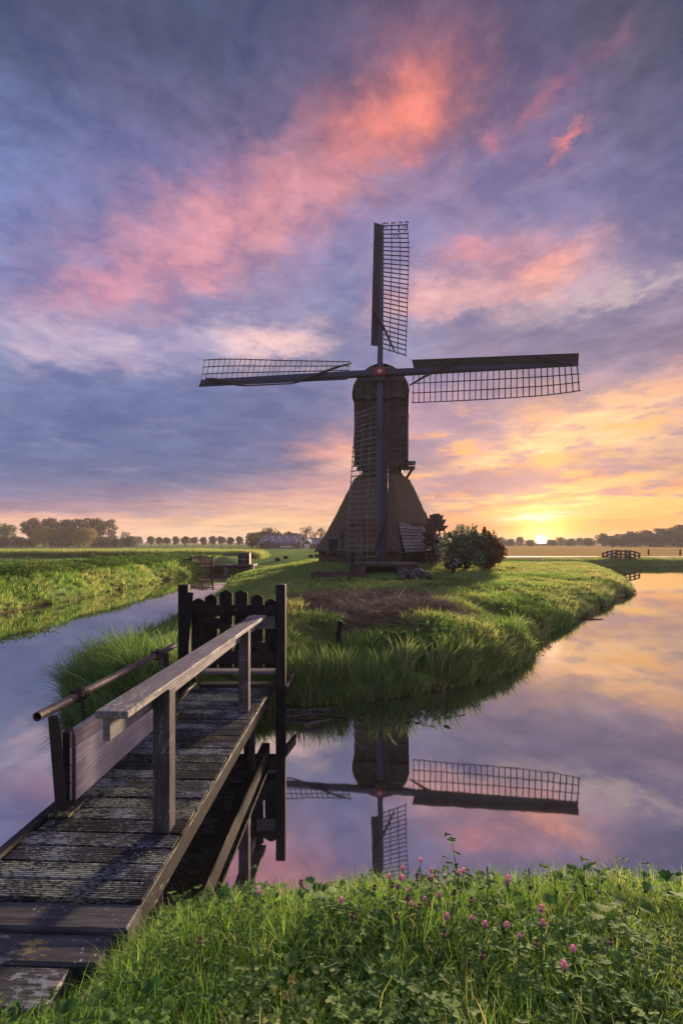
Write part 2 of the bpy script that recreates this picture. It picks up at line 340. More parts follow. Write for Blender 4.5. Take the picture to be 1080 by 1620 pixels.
M_GREYX = mat_wood('grey_board', (.21,.20,.21), (.10,.095,.10), 0, .3, (.36,.38,.36), spots=.4)
M_BEAM = mat_wood('beam_wood', (.050,.042,.040), (.018,.015,.015), 1, .22, (.22,.24,.10))
M_RUST = mat_simple('rusty_iron', (.15,.105,.095), (.06,.042,.042), 14., .6, .4, spec=.5)
M_IRON = mat_simple('dark_iron', (.030,.024,.022), (.012,.01,.01), 20., .55, .4, spec=.5)
M_MILLBOARD = mat_wood('mill_board', (.13,.10,.10), (.062,.047,.048), 0, .0, rough=.7)
M_CAP = mat_wood('cap_board', (.11,.10,.11), (.055,.05,.055), 2, .0, rough=.7)
M_GABLE = mat_wood('gable_board', (.26,.24,.26), (.15,.14,.15), 0, .0)
M_STOCK = mat_simple('spar_paint', (.065,.072,.115), (.042,.047,.078), 4., .5, .2, (1,6,6))
M_WIND = mat_simple('wind_board', (.038,.035,.042), (.020,.018,.022), 4., .55, .3, (.4,6,6))
M_LATH = mat_simple('lath_wood', (.030,.026,.028), (.016,.014,.016), 6., .6, .1)
M_LATHL = mat_simple('pale_lath', (.23,.22,.21), (.12,.11,.11), 6., .7, .1)  # paler lath colour, used on the hanging sail only
M_CLOTH = mat_simple('sail_cloth', (.065,.055,.058), (.04,.032,.035), 12., .9, .4)
M_RED = mat_simple('red_paint', (.30,.040,.040), (.20,.028,.028), 5., .45, .1)
M_WHITE = mat_simple('white_paint', (.78,.78,.78), (.6,.6,.6), 5., .5, .1, rnd=.05)
M_BRICK = None
def mat_thatch():
    m, n, b = mat_base('thatch', .95, .1); t = n.new('ShaderNodeTexCoord')
    v = n.mapping(t.outputs['Object'], (3.4, 3.4, .22)); a = n.noise(v, 3.2, 10, .78); g = n.noise(t.outputs['Object'], .9, 6, .65)
    mo = n.noise(n.mapping(t.outputs['Object'], (3, 3, 1.2), loc=(4,4,4)), 1.6, 6, .7)
    c = n.mix(n.mr(a.outputs['Fac'], .35, .65), (.062,.047,.037), (.23,.17,.125))
    c = n.mix(n.mr(g.outputs['Fac'], .38, .68, 0, .6), c, (.13,.105,.06))
    c = n.mix(n.mr(mo.outputs['Fac'], .55, .75, 0, .4), c, (.24,.20,.16)); n.l.new(c, b.inputs['Base Color'])
    bp = n.new('ShaderNodeBump'); bp.inputs['Strength'].default_value = .9; bp.inputs['Distance'].default_value = .05
    n.l.new(a.outputs['Fac'], bp.inputs['Height']); n.l.new(bp.outputs[0], b.inputs['Normal']); return m
M_THATCH = mat_thatch()
def mat_brick(name, c1, c2, mortar, scale=1.):
    m, n, b = mat_base(name, .9, .2); t = n.new('ShaderNodeTexCoord')
    s = n.new('ShaderNodeSeparateXYZ'); n.l.new(t.outputs['Object'], s.inputs[0])
    v = n.xyz(n.m('ADD', s.outputs[0], n.m('MULTIPLY', s.outputs[1], .9)), s.outputs[2], 0.)
    br = n.new('ShaderNodeTexBrick'); n.l.new(v, br.inputs['Vector']); br.inputs['Scale'].default_value = 4.5 * scale
    br.inputs['Color1'].default_value = (*c1, 1); br.inputs['Color2'].default_value = (*c2, 1); br.inputs['Mortar'].default_value = (*mortar, 1)
    br.inputs['Mortar Size'].default_value = .022
    no = n.noise(t.outputs['Object'], 2.2, 6, .7)
    n.l.new(n.mix(n.mr(no.outputs['Fac'], .4, .7, 0, .7), br.outputs['Color'], (.04,.036,.032)), b.inputs['Base Color'])
    bp = n.new('ShaderNodeBump'); bp.inputs['Strength'].default_value = .5; bp.inputs['Distance'].default_value = .02
    n.l.new(br.outputs['Fac'], bp.inputs['Height']); bp.invert = True; n.l.new(bp.outputs[0], b.inputs['Normal']); return m
M_BRICK = mat_brick('old_brick', (.15,.085,.07), (.10,.07,.06), (.17,.15,.14))
M_BRICKR = mat_brick('red_brick', (.26,.10,.06), (.19,.085,.055), (.2,.17,.15))
M_CONC = mat_simple('wet_concrete', (.15,.13,.125), (.07,.06,.058), 3., .75, .4)
M_DARK = mat_simple('dark_hole_shade', (.012,.011,.011), (.008,.008,.008), 3., .9, 0)  # near-black colour that paints the shade inside openings and gaps
M_STONE = mat_simple('field_stone', (.17,.145,.145), (.06,.05,.052), 5., .7, .5, rnd=.5)
M_GREYPLANK = mat_wood('grey_plank', (.34,.32,.345), (.17,.155,.17), 1, .0)
M_BARK = mat_simple('bark', (.065,.05,.042), (.03,.024,.02), 5., .95, .5, (3,3,.6))
M_BLACK = mat_simple('black_paint', (.018,.02,.02), (.012,.013,.013), 5., .55, .1)
M_ORANGE = mat_simple('orange_board', (.36,.11,.02), (.28,.08,.02), 5., .6, .1)
M_FENCEBROWN = mat_simple('brown_paling', (.17,.10,.08), (.09,.055,.045), 6., .8, .3, (4,4,1))
M_GREYMETAL = mat_simple('pale_railing', (.36,.32,.30), (.26,.23,.21), 6., .5, .1)
M_GLASS = mat_simple('window_glass', (.02,.024,.03), (.015,.018,.022), 2., .12, 0, spec=.6)
M_ROOF = mat_simple('grey_roof', (.24,.21,.24), (.17,.15,.17), 1.2, .6, .3, (1,1,4))
M_BARNWALL = mat_simple('barn_board', (.18,.15,.14), (.11,.09,.085), 2., .85, .3, (6,6,.5))
M_BARNBRICK = mat_simple('barn_brick', (.20,.12,.095), (.14,.085,.07), 4., .9, .3)

# ================================================================== terrain
ISL = [(-2.35,6.95),(-3.0,6.75),(-3.6,6.85),(-4.2,7.4),(-4.7,8.4),(-5.2,9.7),(-5.5,11.5),(-5.6,13.5),(-5.6,16),(-5.6,19.4),(-6.3,24),(-7.1,30),(-8.0,36),(-8.5,44.3)]
RIGHT = [(28,54),(26.3,49),(23.6,43),(20.6,35.5),(18.4,30.8),(16.6,27.6),(15.2,25.2),(13.1,22.6),(10.7,19.7),(8.6,17.2),(7.2,15.3),(5.9,13.9),(5.0,12.5),(4.35,11.2),(3.55,10.0),(2.6,9.1),(1.7,8.5),(.7,8.05),(-.2,7.9),(-.9,7.75),(-1.3,7.35)]
FORE = [(70,3.3),(12,3.25),(6,3.15),(3,3.2),(1.2,3.25),(0,3.2),(-.7,3.12),(-1.1,2.95),(-1.7,2.75),(-2.4,2.85),(-4,2.9),(-12.5,2.9)]
WATER = np.array([(-12.4,45)] + [(-12.5 + .25*math.sin(y*.9), y) for y in np.arange(44, 3.2, -2.)] + FORE[::-1] + [(70,54)] + RIGHT + ISL, float)
def sdf(x, y):
    """distance to the water's edge, positive on land"""
    x = np.asarray(x, float); y = np.asarray(y, float); d = np.full(x.shape, 1e9); ins = np.zeros(x.shape, bool); n = len(WATER)
    for i in range(n):
        ax, ay = WATER[i]; bx, by = WATER[(i+1) % n]; ex, ey = bx-ax, by-ay
        t = np.clip(((x-ax)*ex + (y-ay)*ey) / (ex*ex + ey*ey + 1e-12), 0, 1)
        d = np.minimum(d, np.hypot(x-ax-t*ex, y-ay-t*ey))
        if ay != by:
            c = ((ay > y) != (by > y)) & (x < (bx-ax) * (y-ay) / (by-ay) + ax); ins ^= c
    return np.where(ins, -d, d)
def vn(x, y, s, seed=0):
    """smooth value noise, 0..1"""
    x = x / s + seed * 17.3; y = y / s + seed * 9.1; xi = np.floor(x); yi = np.floor(y); fx = x - xi; fy = y - yi
    h = lambda a, b: np.modf(np.abs(np.sin(a * 127.1 + b * 311.7 + seed) * 43758.5453))[0]
    fx = fx*fx*(3-2*fx); fy = fy*fy*(3-2*fy)
    return (h(xi,yi)*(1-fx) + h(xi+1,yi)*fx)*(1-fy) + (h(xi,yi+1)*(1-fx) + h(xi+1,yi+1)*fx)*fy
def sst(v, a, b): t = np.clip((v-a)/(b-a), 0, 1); return t*t*(3-2*t)
def height(x, y, d=None):
    x = np.asarray(x, float); y = np.asarray(y, float)
    if d is None: d = sdf(x, y)
    far = sst(y, 46, 52); fore = 1 - sst(y, 4.2, 5.5); left = (1 - sst(x, -11.5, -9.5)) * (1-fore)
    h = .80 + 0*x; w = 1.5 + 0*x
    h = h*(1-left) + left*(1.38 - .38*sst(d, 3.5, 12)); w = w*(1-left) + left*1.9
    h = h*(1-fore) + fore*(.60 + .12*(1-sst(y, .8, 2.4))); w = w*(1-fore) + fore*.55
    il = (1 - sst(x, -6.2, -1.5)) * sst(x, -10, -9) * sst(y, 5, 6) * (1-far); h = h*(1-.40*il); w = w*(1+.9*il)
    land = h * (1 - np.exp(-np.maximum(d, 0) / w * 2.0))
    land += (.10*(vn(x,y,2.3,1)-.5) + .07*(vn(x,y,.7,2)-.5)) * sst(d, 0, 1.5) * (1-fore*.5)
    land += .48 * np.exp(-(((x-3.5)/9)**2 + ((y-37)/7.5)**2)**2)                      # mill mound
    land += .16 * np.exp(-(((x-.8)/2.6)**2 + ((y-13.9)/3.0)**2)**2)                  # heap of cut straw
    ditch = np.exp(-(((x-1.0)/4.9)**4 + ((y-25.6)/2.4)**4)); land -= .62*ditch
    br = np.exp(-(((x+1.76)/.66)**6)) * sst(y, 1.86, 2.12) * fore; land -= br*.30
    land += far * .04 * (vn(x, y, 9, 3) - .5)
    return np.where(d > 0, land - .02, -.02 - .5*(1-np.exp(d/.5)))
def axis(segs):
    out = [segs[0][0]]
    for a, b, s in segs:
        n = max(1, int(round((b-a)/s))); out += list(np.linspace(a, b, n+1)[1:])
    return np.array(out)
gx = axis([(-3500,-300,400),(-300,-60,20),(-60,-26,2),(-26,-8,.35),(-8,8,.18),(8,30,.35),(30,70,1.5),(70,300,20),(300,3500,400)])
gy = axis([(-60,0,6),(0,4,.12),(4,20,.2),(20,48,.35),(48,70,.8),(70,300,10),(300,3500,320)])
X, Y = np.meshgrid(gx, gy); D = sdf(X, Y); Z = height(X, Y, D)
nx, ny = len(gx), len(gy); idx = np.arange(nx*ny).reshape(ny, nx)
Q = np.stack([idx[:-1,:-1], idx[:-1,1:], idx[1:,1:], idx[1:,:-1]], -1).reshape(-1, 4)
def dirt_mask(x, y): return np.clip(1.25 - np.sqrt(((x-.75-.14*(y-14))/2.35)**2 + ((y-13.9)/3.3)**2) + .5*(vn(x,y,.8,5)-.5), 0, 1)
def mat_ground():
    m, n, b = mat_base('ground_turf', 1., 0.); t = n.new('ShaderNodeTexCoord'); P = t.outputs['Object']
    s = n.new('ShaderNodeSeparateXYZ'); n.l.new(P, s.inputs[0])
    a = n.noise(P, .11, 6, .65); f = n.noise(P, 5., 7, .7); st = n.noise(n.mapping(P, (.05, .6, 1)), 1.2, 5, .6)
    c = n.mix(n.mr(a.outputs['Fac'], .36, .66), (.13,.24,.06), (.24,.34,.11))
    c = n.mix(n.mr(st.outputs['Fac'], .42, .68, 0, .5), c, (.25,.30,.11))
    c = n.mix(n.mr(f.outputs['Fac'], .4, .72, 0, .55), c, (.055,.09,.022))
    # dry gold meadow east of the pond, beyond it
    far = n.m('MULTIPLY', n.mr(s.outputs[1], 54., 62.), n.mr(s.outputs[0], 6., 22.))
    c = n.mix(n.m('MULTIPLY', far, n.mr(st.outputs['Fac'], .2, .6, .5, 1.)), c, (.62,.42,.15))
    di = n.new('ShaderNodeAttribute', attribute_name='soil')
    c = n.mix(di.outputs['Fac'], c, n.mix(n.mr(f.outputs['Fac'], .35, .65), (.035,.025,.018), (.12,.078,.05)))
    n.l.new(c, b.inputs['Base Color'])
    bp = n.new('ShaderNodeBump'); bp.inputs['Strength'].default_value = .8; bp.inputs['Distance'].default_value = .06
    n.l.new(f.outputs['Fac'], bp.inputs['Height']); n.l.new(bp.outputs[0], b.inputs['Normal']); return m
gme = np_mesh('ground', np.stack([X, Y, Z], -1).reshape(-1, 3), Q, mat_ground(), True)
soil = np.maximum(dirt_mask(X, Y), ((D < .16) & (D > -3)).astype(float)); soil = np.maximum(soil, ((np.abs(X+1.66) < .75) & (Y > 1.6) & (Y < 3.2)).astype(float))
at_ = gme.attributes.new('soil', 'FLOAT', 'POINT'); at_.data.foreach_set('value', soil.ravel().astype(np.float32))
tag(link('ground', gme), kind='structure')
# water
def mat_water():
    m, n, b = mat_base('still_water'); n.n.remove(b); o = n.n['Material Output']; t = n.new('ShaderNodeTexCoord')
    fr = n.new('ShaderNodeFresnel'); fr.inputs[0].default_value = 1.33
    d = n.new('ShaderNodeBsdfDiffuse'); d.inputs[0].default_value = (.020,.021,.016,1)
    g = n.new('ShaderNodeBsdfGlossy'); g.inputs['Roughness'].default_value = .025; g.inputs[0].default_value = (.93,.93,.94,1)
    no = n.noise(n.mapping(t.outputs['Object'], (1, .6, 1)), 2.2, 3, .5); bp = n.new('ShaderNodeBump'); bp.inputs['Strength'].default_value = .025; bp.inputs['Distance'].default_value = .02
    n.l.new(no.outputs['Fac'], bp.inputs['Height']); n.l.new(bp.outputs[0], g.inputs['Normal'])
    mx = n.new('ShaderNodeMixShader'); n.l.new(n.m('ADD', n.m('MULTIPLY', fr.outputs[0], .40), .58, clamp=True), mx.inputs[0])
    n.l.new(d.outputs[0], mx.inputs[1]); n.l.new(g.outputs[0], mx.inputs[2]); n.l.new(mx.outputs[0], o.inputs[0]); return m
wm = MB().add([(-40,-5,0),(90,-5,0),(90,70,0),(-40,70,0)], [(0,1,2,3)])
tag(wm.build('water', mat_water()), kind='structure')
# pale farm track beyond the pond
xs = np.linspace(14, 300, 60); V = []
for x in xs: V += [(x, 64.0 + .01*x, float(height(x, 64.)) + .05), (x, 66.6 + .01*x, float(height(x, 66.6)) + .05)]
tag(link('path', np_mesh('path', V, [(2*i, 2*i+2, 2*i+3, 2*i+1) for i in range(59)], mat_simple('pale_gravel', (.55,.50,.45), (.42,.37,.33), 3., .8, .2))), kind='structure')

# ================================================================== windmill
MX, MY, MZ, PSI = 3.1, 36.5, 1.3, R(7.6)
mill = thing('windmill', 'dark thatched hollow post windmill with four lattice sails beside the pond', 'windmill', (MX, MY, MZ), -PSI)
PHI = R(-33.7) + PSI
SQ = Matrix.Rotation(PHI, 4, 'Z')                      # the square of the thatched base
def half(z):                                          # half width of the thatch at local height z
    return float(np.interp(z, [.7, 2.2, 4.2, 5.6, 6.15, 6.42, 6.56], [3.92, 3.18, 2.38, 1.86, 1.62, 1.36, 1.05]))
def rsq(t, rad):                                      # point t (0..4) on a rounded unit square, counter clockwise from the (1,-1) corner
    k = int(t) % 4; f = t - int(t); p = (1., -1 + 2*f)
    for _ in range(k): p = (-p[1], p[0])
    n = 12.; q = (abs(p[0])**n + abs(p[1])**n)**(1/n); return p[0]/q, p[1]/q
NK, NZ = 128, 26; V = []; Fq = []
tops = 6.56
for j in range(NZ + 2):
    for k in range(NK):
        t = 4*k/NK; ux, uy = rsq(t, .2)
        zb = .70
        if t < 1 and uy > -.97 and uy < .72: zb = 2.62 + .05*math.sin(uy*9)
        jj = max(j - 1, 0); z = zb + (tops - zb) * (jj / NZ)**.9
        h = half(z) + (.06*(random.random()-.5) if j > 0 else -.28)
        if j == 0: z = zb + .06
        V.append(SQ @ Vector((ux*h, uy*h, z + (.12*(random.random()-.5) if j == 1 else 0))))
for j in range(NZ + 1):
    for k in range(NK): Fq.append((j*NK+k, j*NK+(k+1) % NK, (j+1)*NK+(k+1) % NK, (j+1)*NK+k))
link('thatch', np_mesh('thatch', [tuple(v) for v in V], Fq, M_THATCH, True), mill)
m = MB(SQ); m.box(-3.45, 3.40, -3.45, 3.45, -.6, .72); m.build('plinth', M_BRICK, mill)
m = MB(SQ); m.box(1.6, 2.62, -2.6, 2.5, .72, 2.9); m.build('wall_core', M_DARK, mill)  # near-black core, painted shade behind the board gaps
for i in range(9):                                    # lapped grey boards on the wheel side
    z0 = .72 + i*.225; m = MB(SQ)
    hx = half(z0 + .1) - .05; m.bar((hx, -hx - .14 + random.uniform(-.03,.03), z0 + .115), (hx + random.uniform(-.02,.02), 2.3, z0 + .115), .035, .192, (-.32, 0, 1)); m.build('wall_plank', M_GREYPLANK, mill)
m = MB(SQ); m.box(3.401, 3.60, -3.45, 1.6, -.4, .715); m.build('tarred_skirting', M_TARRED, mill)
# doors under thatched dormers on the front face
def mill_door(xc, w, z0, z1, nm, glazed):
    y = -3.86
    d = MB(SQ).box(xc-w/2, xc+w/2, y, y+.06, z0, z1).build(nm, M_BLACK, mill, .01)
    f = MB(SQ)
    for s in (-1, 1): f.box(xc+s*(w/2+.05)-.05, xc+s*(w/2+.05)+.05, y-.04, y+.5, z0, z1+.02)
    f.box(xc-w/2-.1, xc+w/2+.1, y-.05, y+.5, z1+.02, z1+.14); f.build('frame', M_GREYX, d, .01)
    h = MB(SQ); dep = (z1 - .7)*.40 + .5; h.prism([(xc-w/2-.32, z0+.02), (xc-w/2-.101, z0+.02), (xc-w/2-.101, z1+.141), (xc+w/2+.101, z1+.141), (xc+w/2+.101, z0+.02), (xc+w/2+.32, z0+.02), (xc+w/2+.22, z1+.32), (xc, z1+.46), (xc-w/2-.22, z1+.32)], y+.02, y+dep)
    h.build('dormer_thatch', M_THATCH, mill)
    if glazed:
        for i in range(3):
            for j in range(5):
                a = xc-w/2+.08 + i*(w-.12)/3; b = z0+.12 + j*(z1-z0-.2)/5
                MB(SQ).box(a, a+(w-.12)/3-.05, y-.012, y-.002, b, b+(z1-z0-.2)/5-.05).build('pane', M_GLASS, d)
        for i in range(4): g = xc-w/2+.055 + i*(w-.11)/3; MB(SQ).box(g-.022, g+.022, y-.03, y-.001, z0+.06, z1-.05).build('glazing_bar', M_GREYX, d)
mill_door(-1.83, .82, .55, 1.62, 'low_door', False)
mill_door(-.17, 1.15, .5, 2.62, 'glazed_door', True)
MB(SQ).box(-.90, 1.2, -3.42, -2.9, 2.76, 2.98).build('brick_lintel', M_BRICKR, mill)
MB(SQ).box(.62, 1.2, -3.62, -2.9, .73, 2.73).build('brick_pier', M_BRICKR, mill)
# collar between the thatch and the turning body
MB(SQ).prism([(-1.25,6.35),(1.25,6.35),(1.0,6.8),(-1.0,6.8)], -1.2, 1.2).build('collar', M_CONC, mill)
MB().box(-.75, .75, -.8, .8, 6.6, 7.6).build('hollow_post', M_TARRED, mill)
for y in (-1.1, 1.2): MB().box(-2.08, 2.45, y-.17, y+.17, 7.02, 7.30).build('cross_beam', M_GREYX, mill, .02)
for x in (-1.3, 1.3): MB().box(x-.16, x+.16, -2.0, 2.3, 6.74, 7.02).build('sole_beam', M_BEAM, mill, .02)
MB().bar((1.75, .3, 6.2), (2.25, .6, 7.0), .16, .16).build('prop', M_BEAM, mill, .01)
# turning body: a core, then each weatherboard
BF, BB, BW = -2.38, 2.4, 1.86
def hw(z): return float(np.interp(z, [6.38, 6.6, 6.95, 7.3, 7.6, 12], [.62, .98, 1.42, 1.72, BW, BW]))
MB().prism([(-hw(z), z) for z in (6.5, 6.95, 7.3, 7.6, 11.9)] + [(hw(z), z) for z in (11.9, 7.6, 7.3, 6.95, 6.5)], BF+.08, BF+.6).build('breast_core', M_TARRED, mill)
MB().box(-BW+.06, BW-.06, BF+.6, BB-.05, 7.32, 11.9).build('body_core', M_TARRED, mill)
nb = 26
for i in range(nb):
    z0 = 6.38 + i*.215; z1 = z0 + .235; ti = .075
    a, b = hw(z0), hw(z1)
    MB().add([(-a,BF-ti,z0),(a,BF-ti,z0),(b,BF,z1),(-b,BF,z1),(-a,BF+.07,z0),(a,BF+.07,z0),(b,BF+.07,z1),(-b,BF+.07,z1)],
             [(0,1,2,3),(7,6,5,4),(0,4,5,1),(1,5,6,2),(2,6,7,3),(3,7,4,0)]).build('weatherboard', M_MILLBOARD, mill)
    if z0 > 7.05:
        for s in (-1, 1):
            MB().add([(s*(BW+ti),BF+.08,z0),(s*(BW+ti),BB,z0),(s*BW,BB,z1),(s*BW,BF+.08,z1),(s*(BW-.06),BF+.08,z0),(s*(BW-.06),BB,z0),(s*(BW-.06),BB,z1),(s*(BW-.06),BF+.08,z1)],
                     [(0,1,2,3),(7,6,5,4),(0,4,5,1),(1,5,6,2),(2,6,7,3),(3,7,4,0)]).build('side_weatherboard', M_MILLBOARD, mill)
MB().box(BW+.052, BW+.10, BF+.3, BF+1.2, 10.4, 11.5).build('shutter', M_TARRED, mill)
# cap: barrel roof, gable boards, beard
PROF = [(-1.98,11.55),(-2.0,11.95),(-1.9,12.45),(-1.66,12.9),(-1.28,13.36),(-.8,13.70),(-.3,13.88)]
PROF = PROF + [(-x, z) for x, z in PROF[::-1]]
def pw(z): return float(np.interp(z, [p[1] for p in PROF[:7]], [-p[0] for p in PROF[:7]]))
inner = [(x*.972, 11.55 + (z-11.55)*.978) for x, z in PROF]
MB().prism(PROF + inner[::-1], -2.86, 2.7).build('cap_roof', M_CAP, mill)
MB().prism([(x*.95, 11.6 + (z-11.6)*.96) for x, z in PROF], -2.70, 2.6).build('cap_core', M_TARRED, mill)
for i in range(9):                                    # upright boards of the beard under the shaft
    x0 = -1.84 + i*.41; x1 = x0 + .40; zt = 12.62
    pts = [(x0, 11.52 + .05*math.sin(i*2.1)), (x1, 11.52 + .05*math.sin(i*2.1)), (x1, min(zt, 11.6+.96*(np.interp(-abs(x1), [p[0] for p in PROF[1:7]], [p[1] for p in PROF[1:7]])-11.6))), (x0, min(zt, 11.6+.96*(np.interp(-abs(x0), [p[0] for p in PROF[1:7]], [p[1] for p in PROF[1:7]])-11.6)))]
    MB().prism(pts, -2.76, -2.702).build('beard_board', M_CAP, mill)
for i in range(8):
    z0 = 12.63 + i*.135; a, b = pw(z0)*.97, pw(min(z0+.13, 13.7))*.97
    MB().add([(-a,-2.85,z0),(a,-2.85,z0),(b,-2.76,z0+.128),(-b,-2.74,z0+.128),(-a,-2.702,z0),(a,-2.702,z0),(b,-2.702,z0+.128),(-b,-2.702,z0+.128)],
             [(0,1,2,3),(7,6,5,4),(0,4,5,1),(1,5,6,2),(2,6,7,3),(3,7,4,0)]).build('gable_board', M_GABLE, mill)
MB().tube([(0,-2.6,13.7),(0,-2.6,14.1),(.05,-2.62,14.3)], [.03,.02,.01], 6).build('finial', M_IRON, mill)
# rotor
TI = R(14); HUB = Vector((0, -3.5, 12.9)); U = Vector((0, math.sin(TI), math.cos(TI))); NF = Vector((0, -math.cos(TI), math.sin(TI))); RT = Vector((1, 0, 0))
RM = Matrix((( *RT, ), ( *U, ), ( *NF, ))).transposed().to_4x4(); RM.translation = HUB    # x right, y up, z to the viewer
m = MB(RM); m.box(-.40, .40, -.30, .30, -.62, .42); hd = m.build('shaft_head', M_RED, mill, .03)
m = MB(RM); m.box(-.34, .34, -.62, -.302, -.45, .30); m.build('iron_wedge', M_IRON, mill, .02)
m = MB(RM); m.tube([(0,0,-.62),(0,0,-1.6),(0,0,-3)], [.30,.33,.35], 12); m.build('windshaft', M_TARRED, mill)
st = MB(RM)
for k in range(8):
    a = k*math.pi/4; c, s_ = math.cos(a), math.sin(a); L = .25 if k % 2 == 0 else .20
    st.add([(-.035*s_, .035*c, .428),(.035*s_, -.035*c, .428),(L*c, L*s_, .428),(-.035*s_, .035*c, .440),(.035*s_, -.035*c, .440),(L*c, L*s_, .440)], [(0,2,1),(3,4,5),(0,1,4,3),(1,2,5,4),(2,0,3,5)])
st.build('star_emblem', M_WHITE, hd)
RS = 12.8; bar_me = MB().box(0, 1, -.5, .5, -.5, .5).mesh('lath', M_LATH); bar_li = MB().box(0, 1, -.5, .5, -.5, .5).mesh('lath_pale', M_LATHL)
def twist(r): return R(np.interp(r, [2, 7, 12.8], [30, 19, 2]))
for q, (angd, zo) in enumerate(((90, -.18), (0, .14), (-90, -.18), (180, .14))):
    sail = bpy.data.objects.new('sail', None); C.objects.link(sail); sail.parent = mill
    sail['label'] = ('upright lattice sail with birds on its tip', 'lattice sail reaching out over the pond', 'lattice sail hanging down before the thatch', 'lattice sail reaching out over the meadow')[q]
    # local x outward along the stock, local y to the lattice side (clockwise), local z to the back
    ax = Vector((math.cos(R(angd)), math.sin(R(angd)), 0)); ay = Vector((math.sin(R(angd)), -math.cos(R(angd)), 0)); azv = ax.cross(ay)
    L_ = Matrix((( *ax, ), ( *ay, ), ( *azv, ))).transposed().to_4x4(); L_.translation = Vector((0, 0, zo))
    sail.matrix_local = RM @ L_
    MB().bar((0,0,0), (RS,0,0), .42, .36, (0,0,1), .24, .16).build('stock', M_STOCK, sail, .015)
    # wind board on the leading side
    pts = [(2.15, -.64), (2.3, -.14), (RS, -.08), (RS, -.60)]; wb = []
    for zz in (0, .03): wb += [(x, y, -.09 + (.62 if x < 5 else .42)*(y+.1) + zz) for x, y in pts]
    MB().add(wb, [(0,1,2,3),(7,6,5,4),(0,4,5,1),(1,5,6,2),(2,6,7,3),(3,7,4,0)]).build('wind_board', M_WIND, sail)
    lm = bar_li if q == 2 else bar_me; n = 29; Wd = 1.98; edge = []
    th_ = .055
    for k in range(n):
        r = 2.25 + (RS - 2.3) * k / (n-1); tw = twist(r); o = bpy.data.objects.new('lath', lm); C.objects.link(o); o.parent = sail
        bend = .14*max(0, (r-10)/2.8)**2
        ln = Wd - bend + random.uniform(-.03, .03)
        o.matrix_local = Matrix.Translation((r + random.uniform(-.015,.015), 0, .02)) @ Matrix.Rotation(tw, 4, 'X') @ Matrix.Rotation(R(90) + random.uniform(-.006,.006), 4, 'Z') @ Matrix.Diagonal((ln + .05, th_, th_, 1))
    for fr in (.36, .68, 1.0):
        b = MB(); prev = None
        for k in range(n):
            r = 2.15 + (RS - 2.1) * k / (n-1); tw = twist(r); s_ = fr*(Wd - .14*max(0, (r-10)/2.8)**2)
            p = Vector((r, s_*math.cos(tw), .02 + s_*math.sin(tw) + .045))
            if prev is not None: b.bar(prev, p, th_, .04)
            prev = p
        b.build('uplong', M_LATHL if q == 2 else M_LATH, sail)
    # furled canvas wound along the stock
    zf = -.24
    path_ = [(2.0,.95,zf+.35),(2.9,.55,zf+.1),(3.9,.12,zf),(4.7,-.28,zf-.1),(5.2,-.50,-.42),(5.5,-.585,-.34),(6.1,-.48,.02),(9.4,-.48,.04),(10.0,-.57,-.22),(10.6,-.38,-.36),(11.6,-.02,zf),(12.4,.12,zf+.06)]
    MB().tube(path_, [.05,.08,.09,.09,.08,.06,.05,.05,.06,.08,.08,.05], 7).build('furled_canvas', M_CLOTH, sail, smooth=True)
# scoop wheel on the pond side
WCc = Vector((4.45, -.25, 1.45)); RW = 1.95
wh = bpy.data.objects.new('scoop_wheel', None); C.objects.link(wh); wh.parent = mill; wh.matrix_local = SQ @ Matrix.Translation(WCc)
for k in range(20):
    a = 2*math.pi*k/20; c, s_ = math.cos(a), math.sin(a); c2, s2 = math.cos(a+.3), math.sin(a+.3)
    MB().bar((0, .95*c2, .95*s2), (0, RW*c, RW*s_), .52, .045, (0, -s_, c)).build('paddle', M_FENCEBROWN, wh)
for k in range(8):
    a = 2*math.pi*k/8; MB().bar((-.05, 0, 0), (-.05, 1.25*math.cos(a), 1.25*math.sin(a)), .08, .08).build('spoke', M_GREYX, wh)
for x in (-.2, .2): MB().tube([(x, 1.2*math.cos(2*math.pi*k/24), 1.2*math.sin(2*math.pi*k/24)) for k in range(25)], .06, 5, False).build('rim', M_BEAM, wh)
MB().tube([(-1.4,0,0),(.4,0,0)], .14, 8).build('axle', M_IRON, wh)
# birds along the tip of the upright sail
up = RM @ Matrix((( 0,1,0,0), (1,0,0,0), (0,0,-1,-.18), (0,0,0,1)))
mw = Matrix.Translation((MX, MY, MZ)) @ Matrix.Rotation(-PSI, 4, 'Z')
bm_ = MB(); bm_.blob((0,0,.10), (.055,.09,.06), 3, 6, 8, .03); bm_.blob((0,-.075,.165), (.035,.04,.035), 4, 5, 7, .02)
bm_.add([(-.02,.07,.10),(.02,.07,.10),(.025,.19,.04),(-.025,.19,.04),(0,.09,.085)], [(0,1,2,3),(0,3,4),(1,4,2),(3,2,4)]); bm_.add([(-.01,-.11,.165),(.01,-.11,.165),(0,-.15,.155),(0,-.11,.15)], [(0,1,2),(0,2,3),(1,3,2)])
bm_.bar((-.02,0,.05), (-.02,0,0), .008, .008); bm_.bar((.02,0,.05), (.02,0,0), .008, .008)
bird_me = bm_.mesh('bird', mat_simple('bird_feathers', (.02,.018,.02), (.012,.011,.012), 20., .6, 0))
BO = ['first','second','third','fourth','fifth','sixth','seventh','eighth','ninth','tenth']
spots = [(12.8, .15*i + .1) for i in (0,1,2,4,5,6,8,9,11,12)] + [(12.42, .3), (12.42, .75), (12.42, 1.25), (12.42, 1.6), (12.42, 1.8), (12.04, 1.2), (12.04, 1.7), (11.67, .9), (11.67, 1.15)]
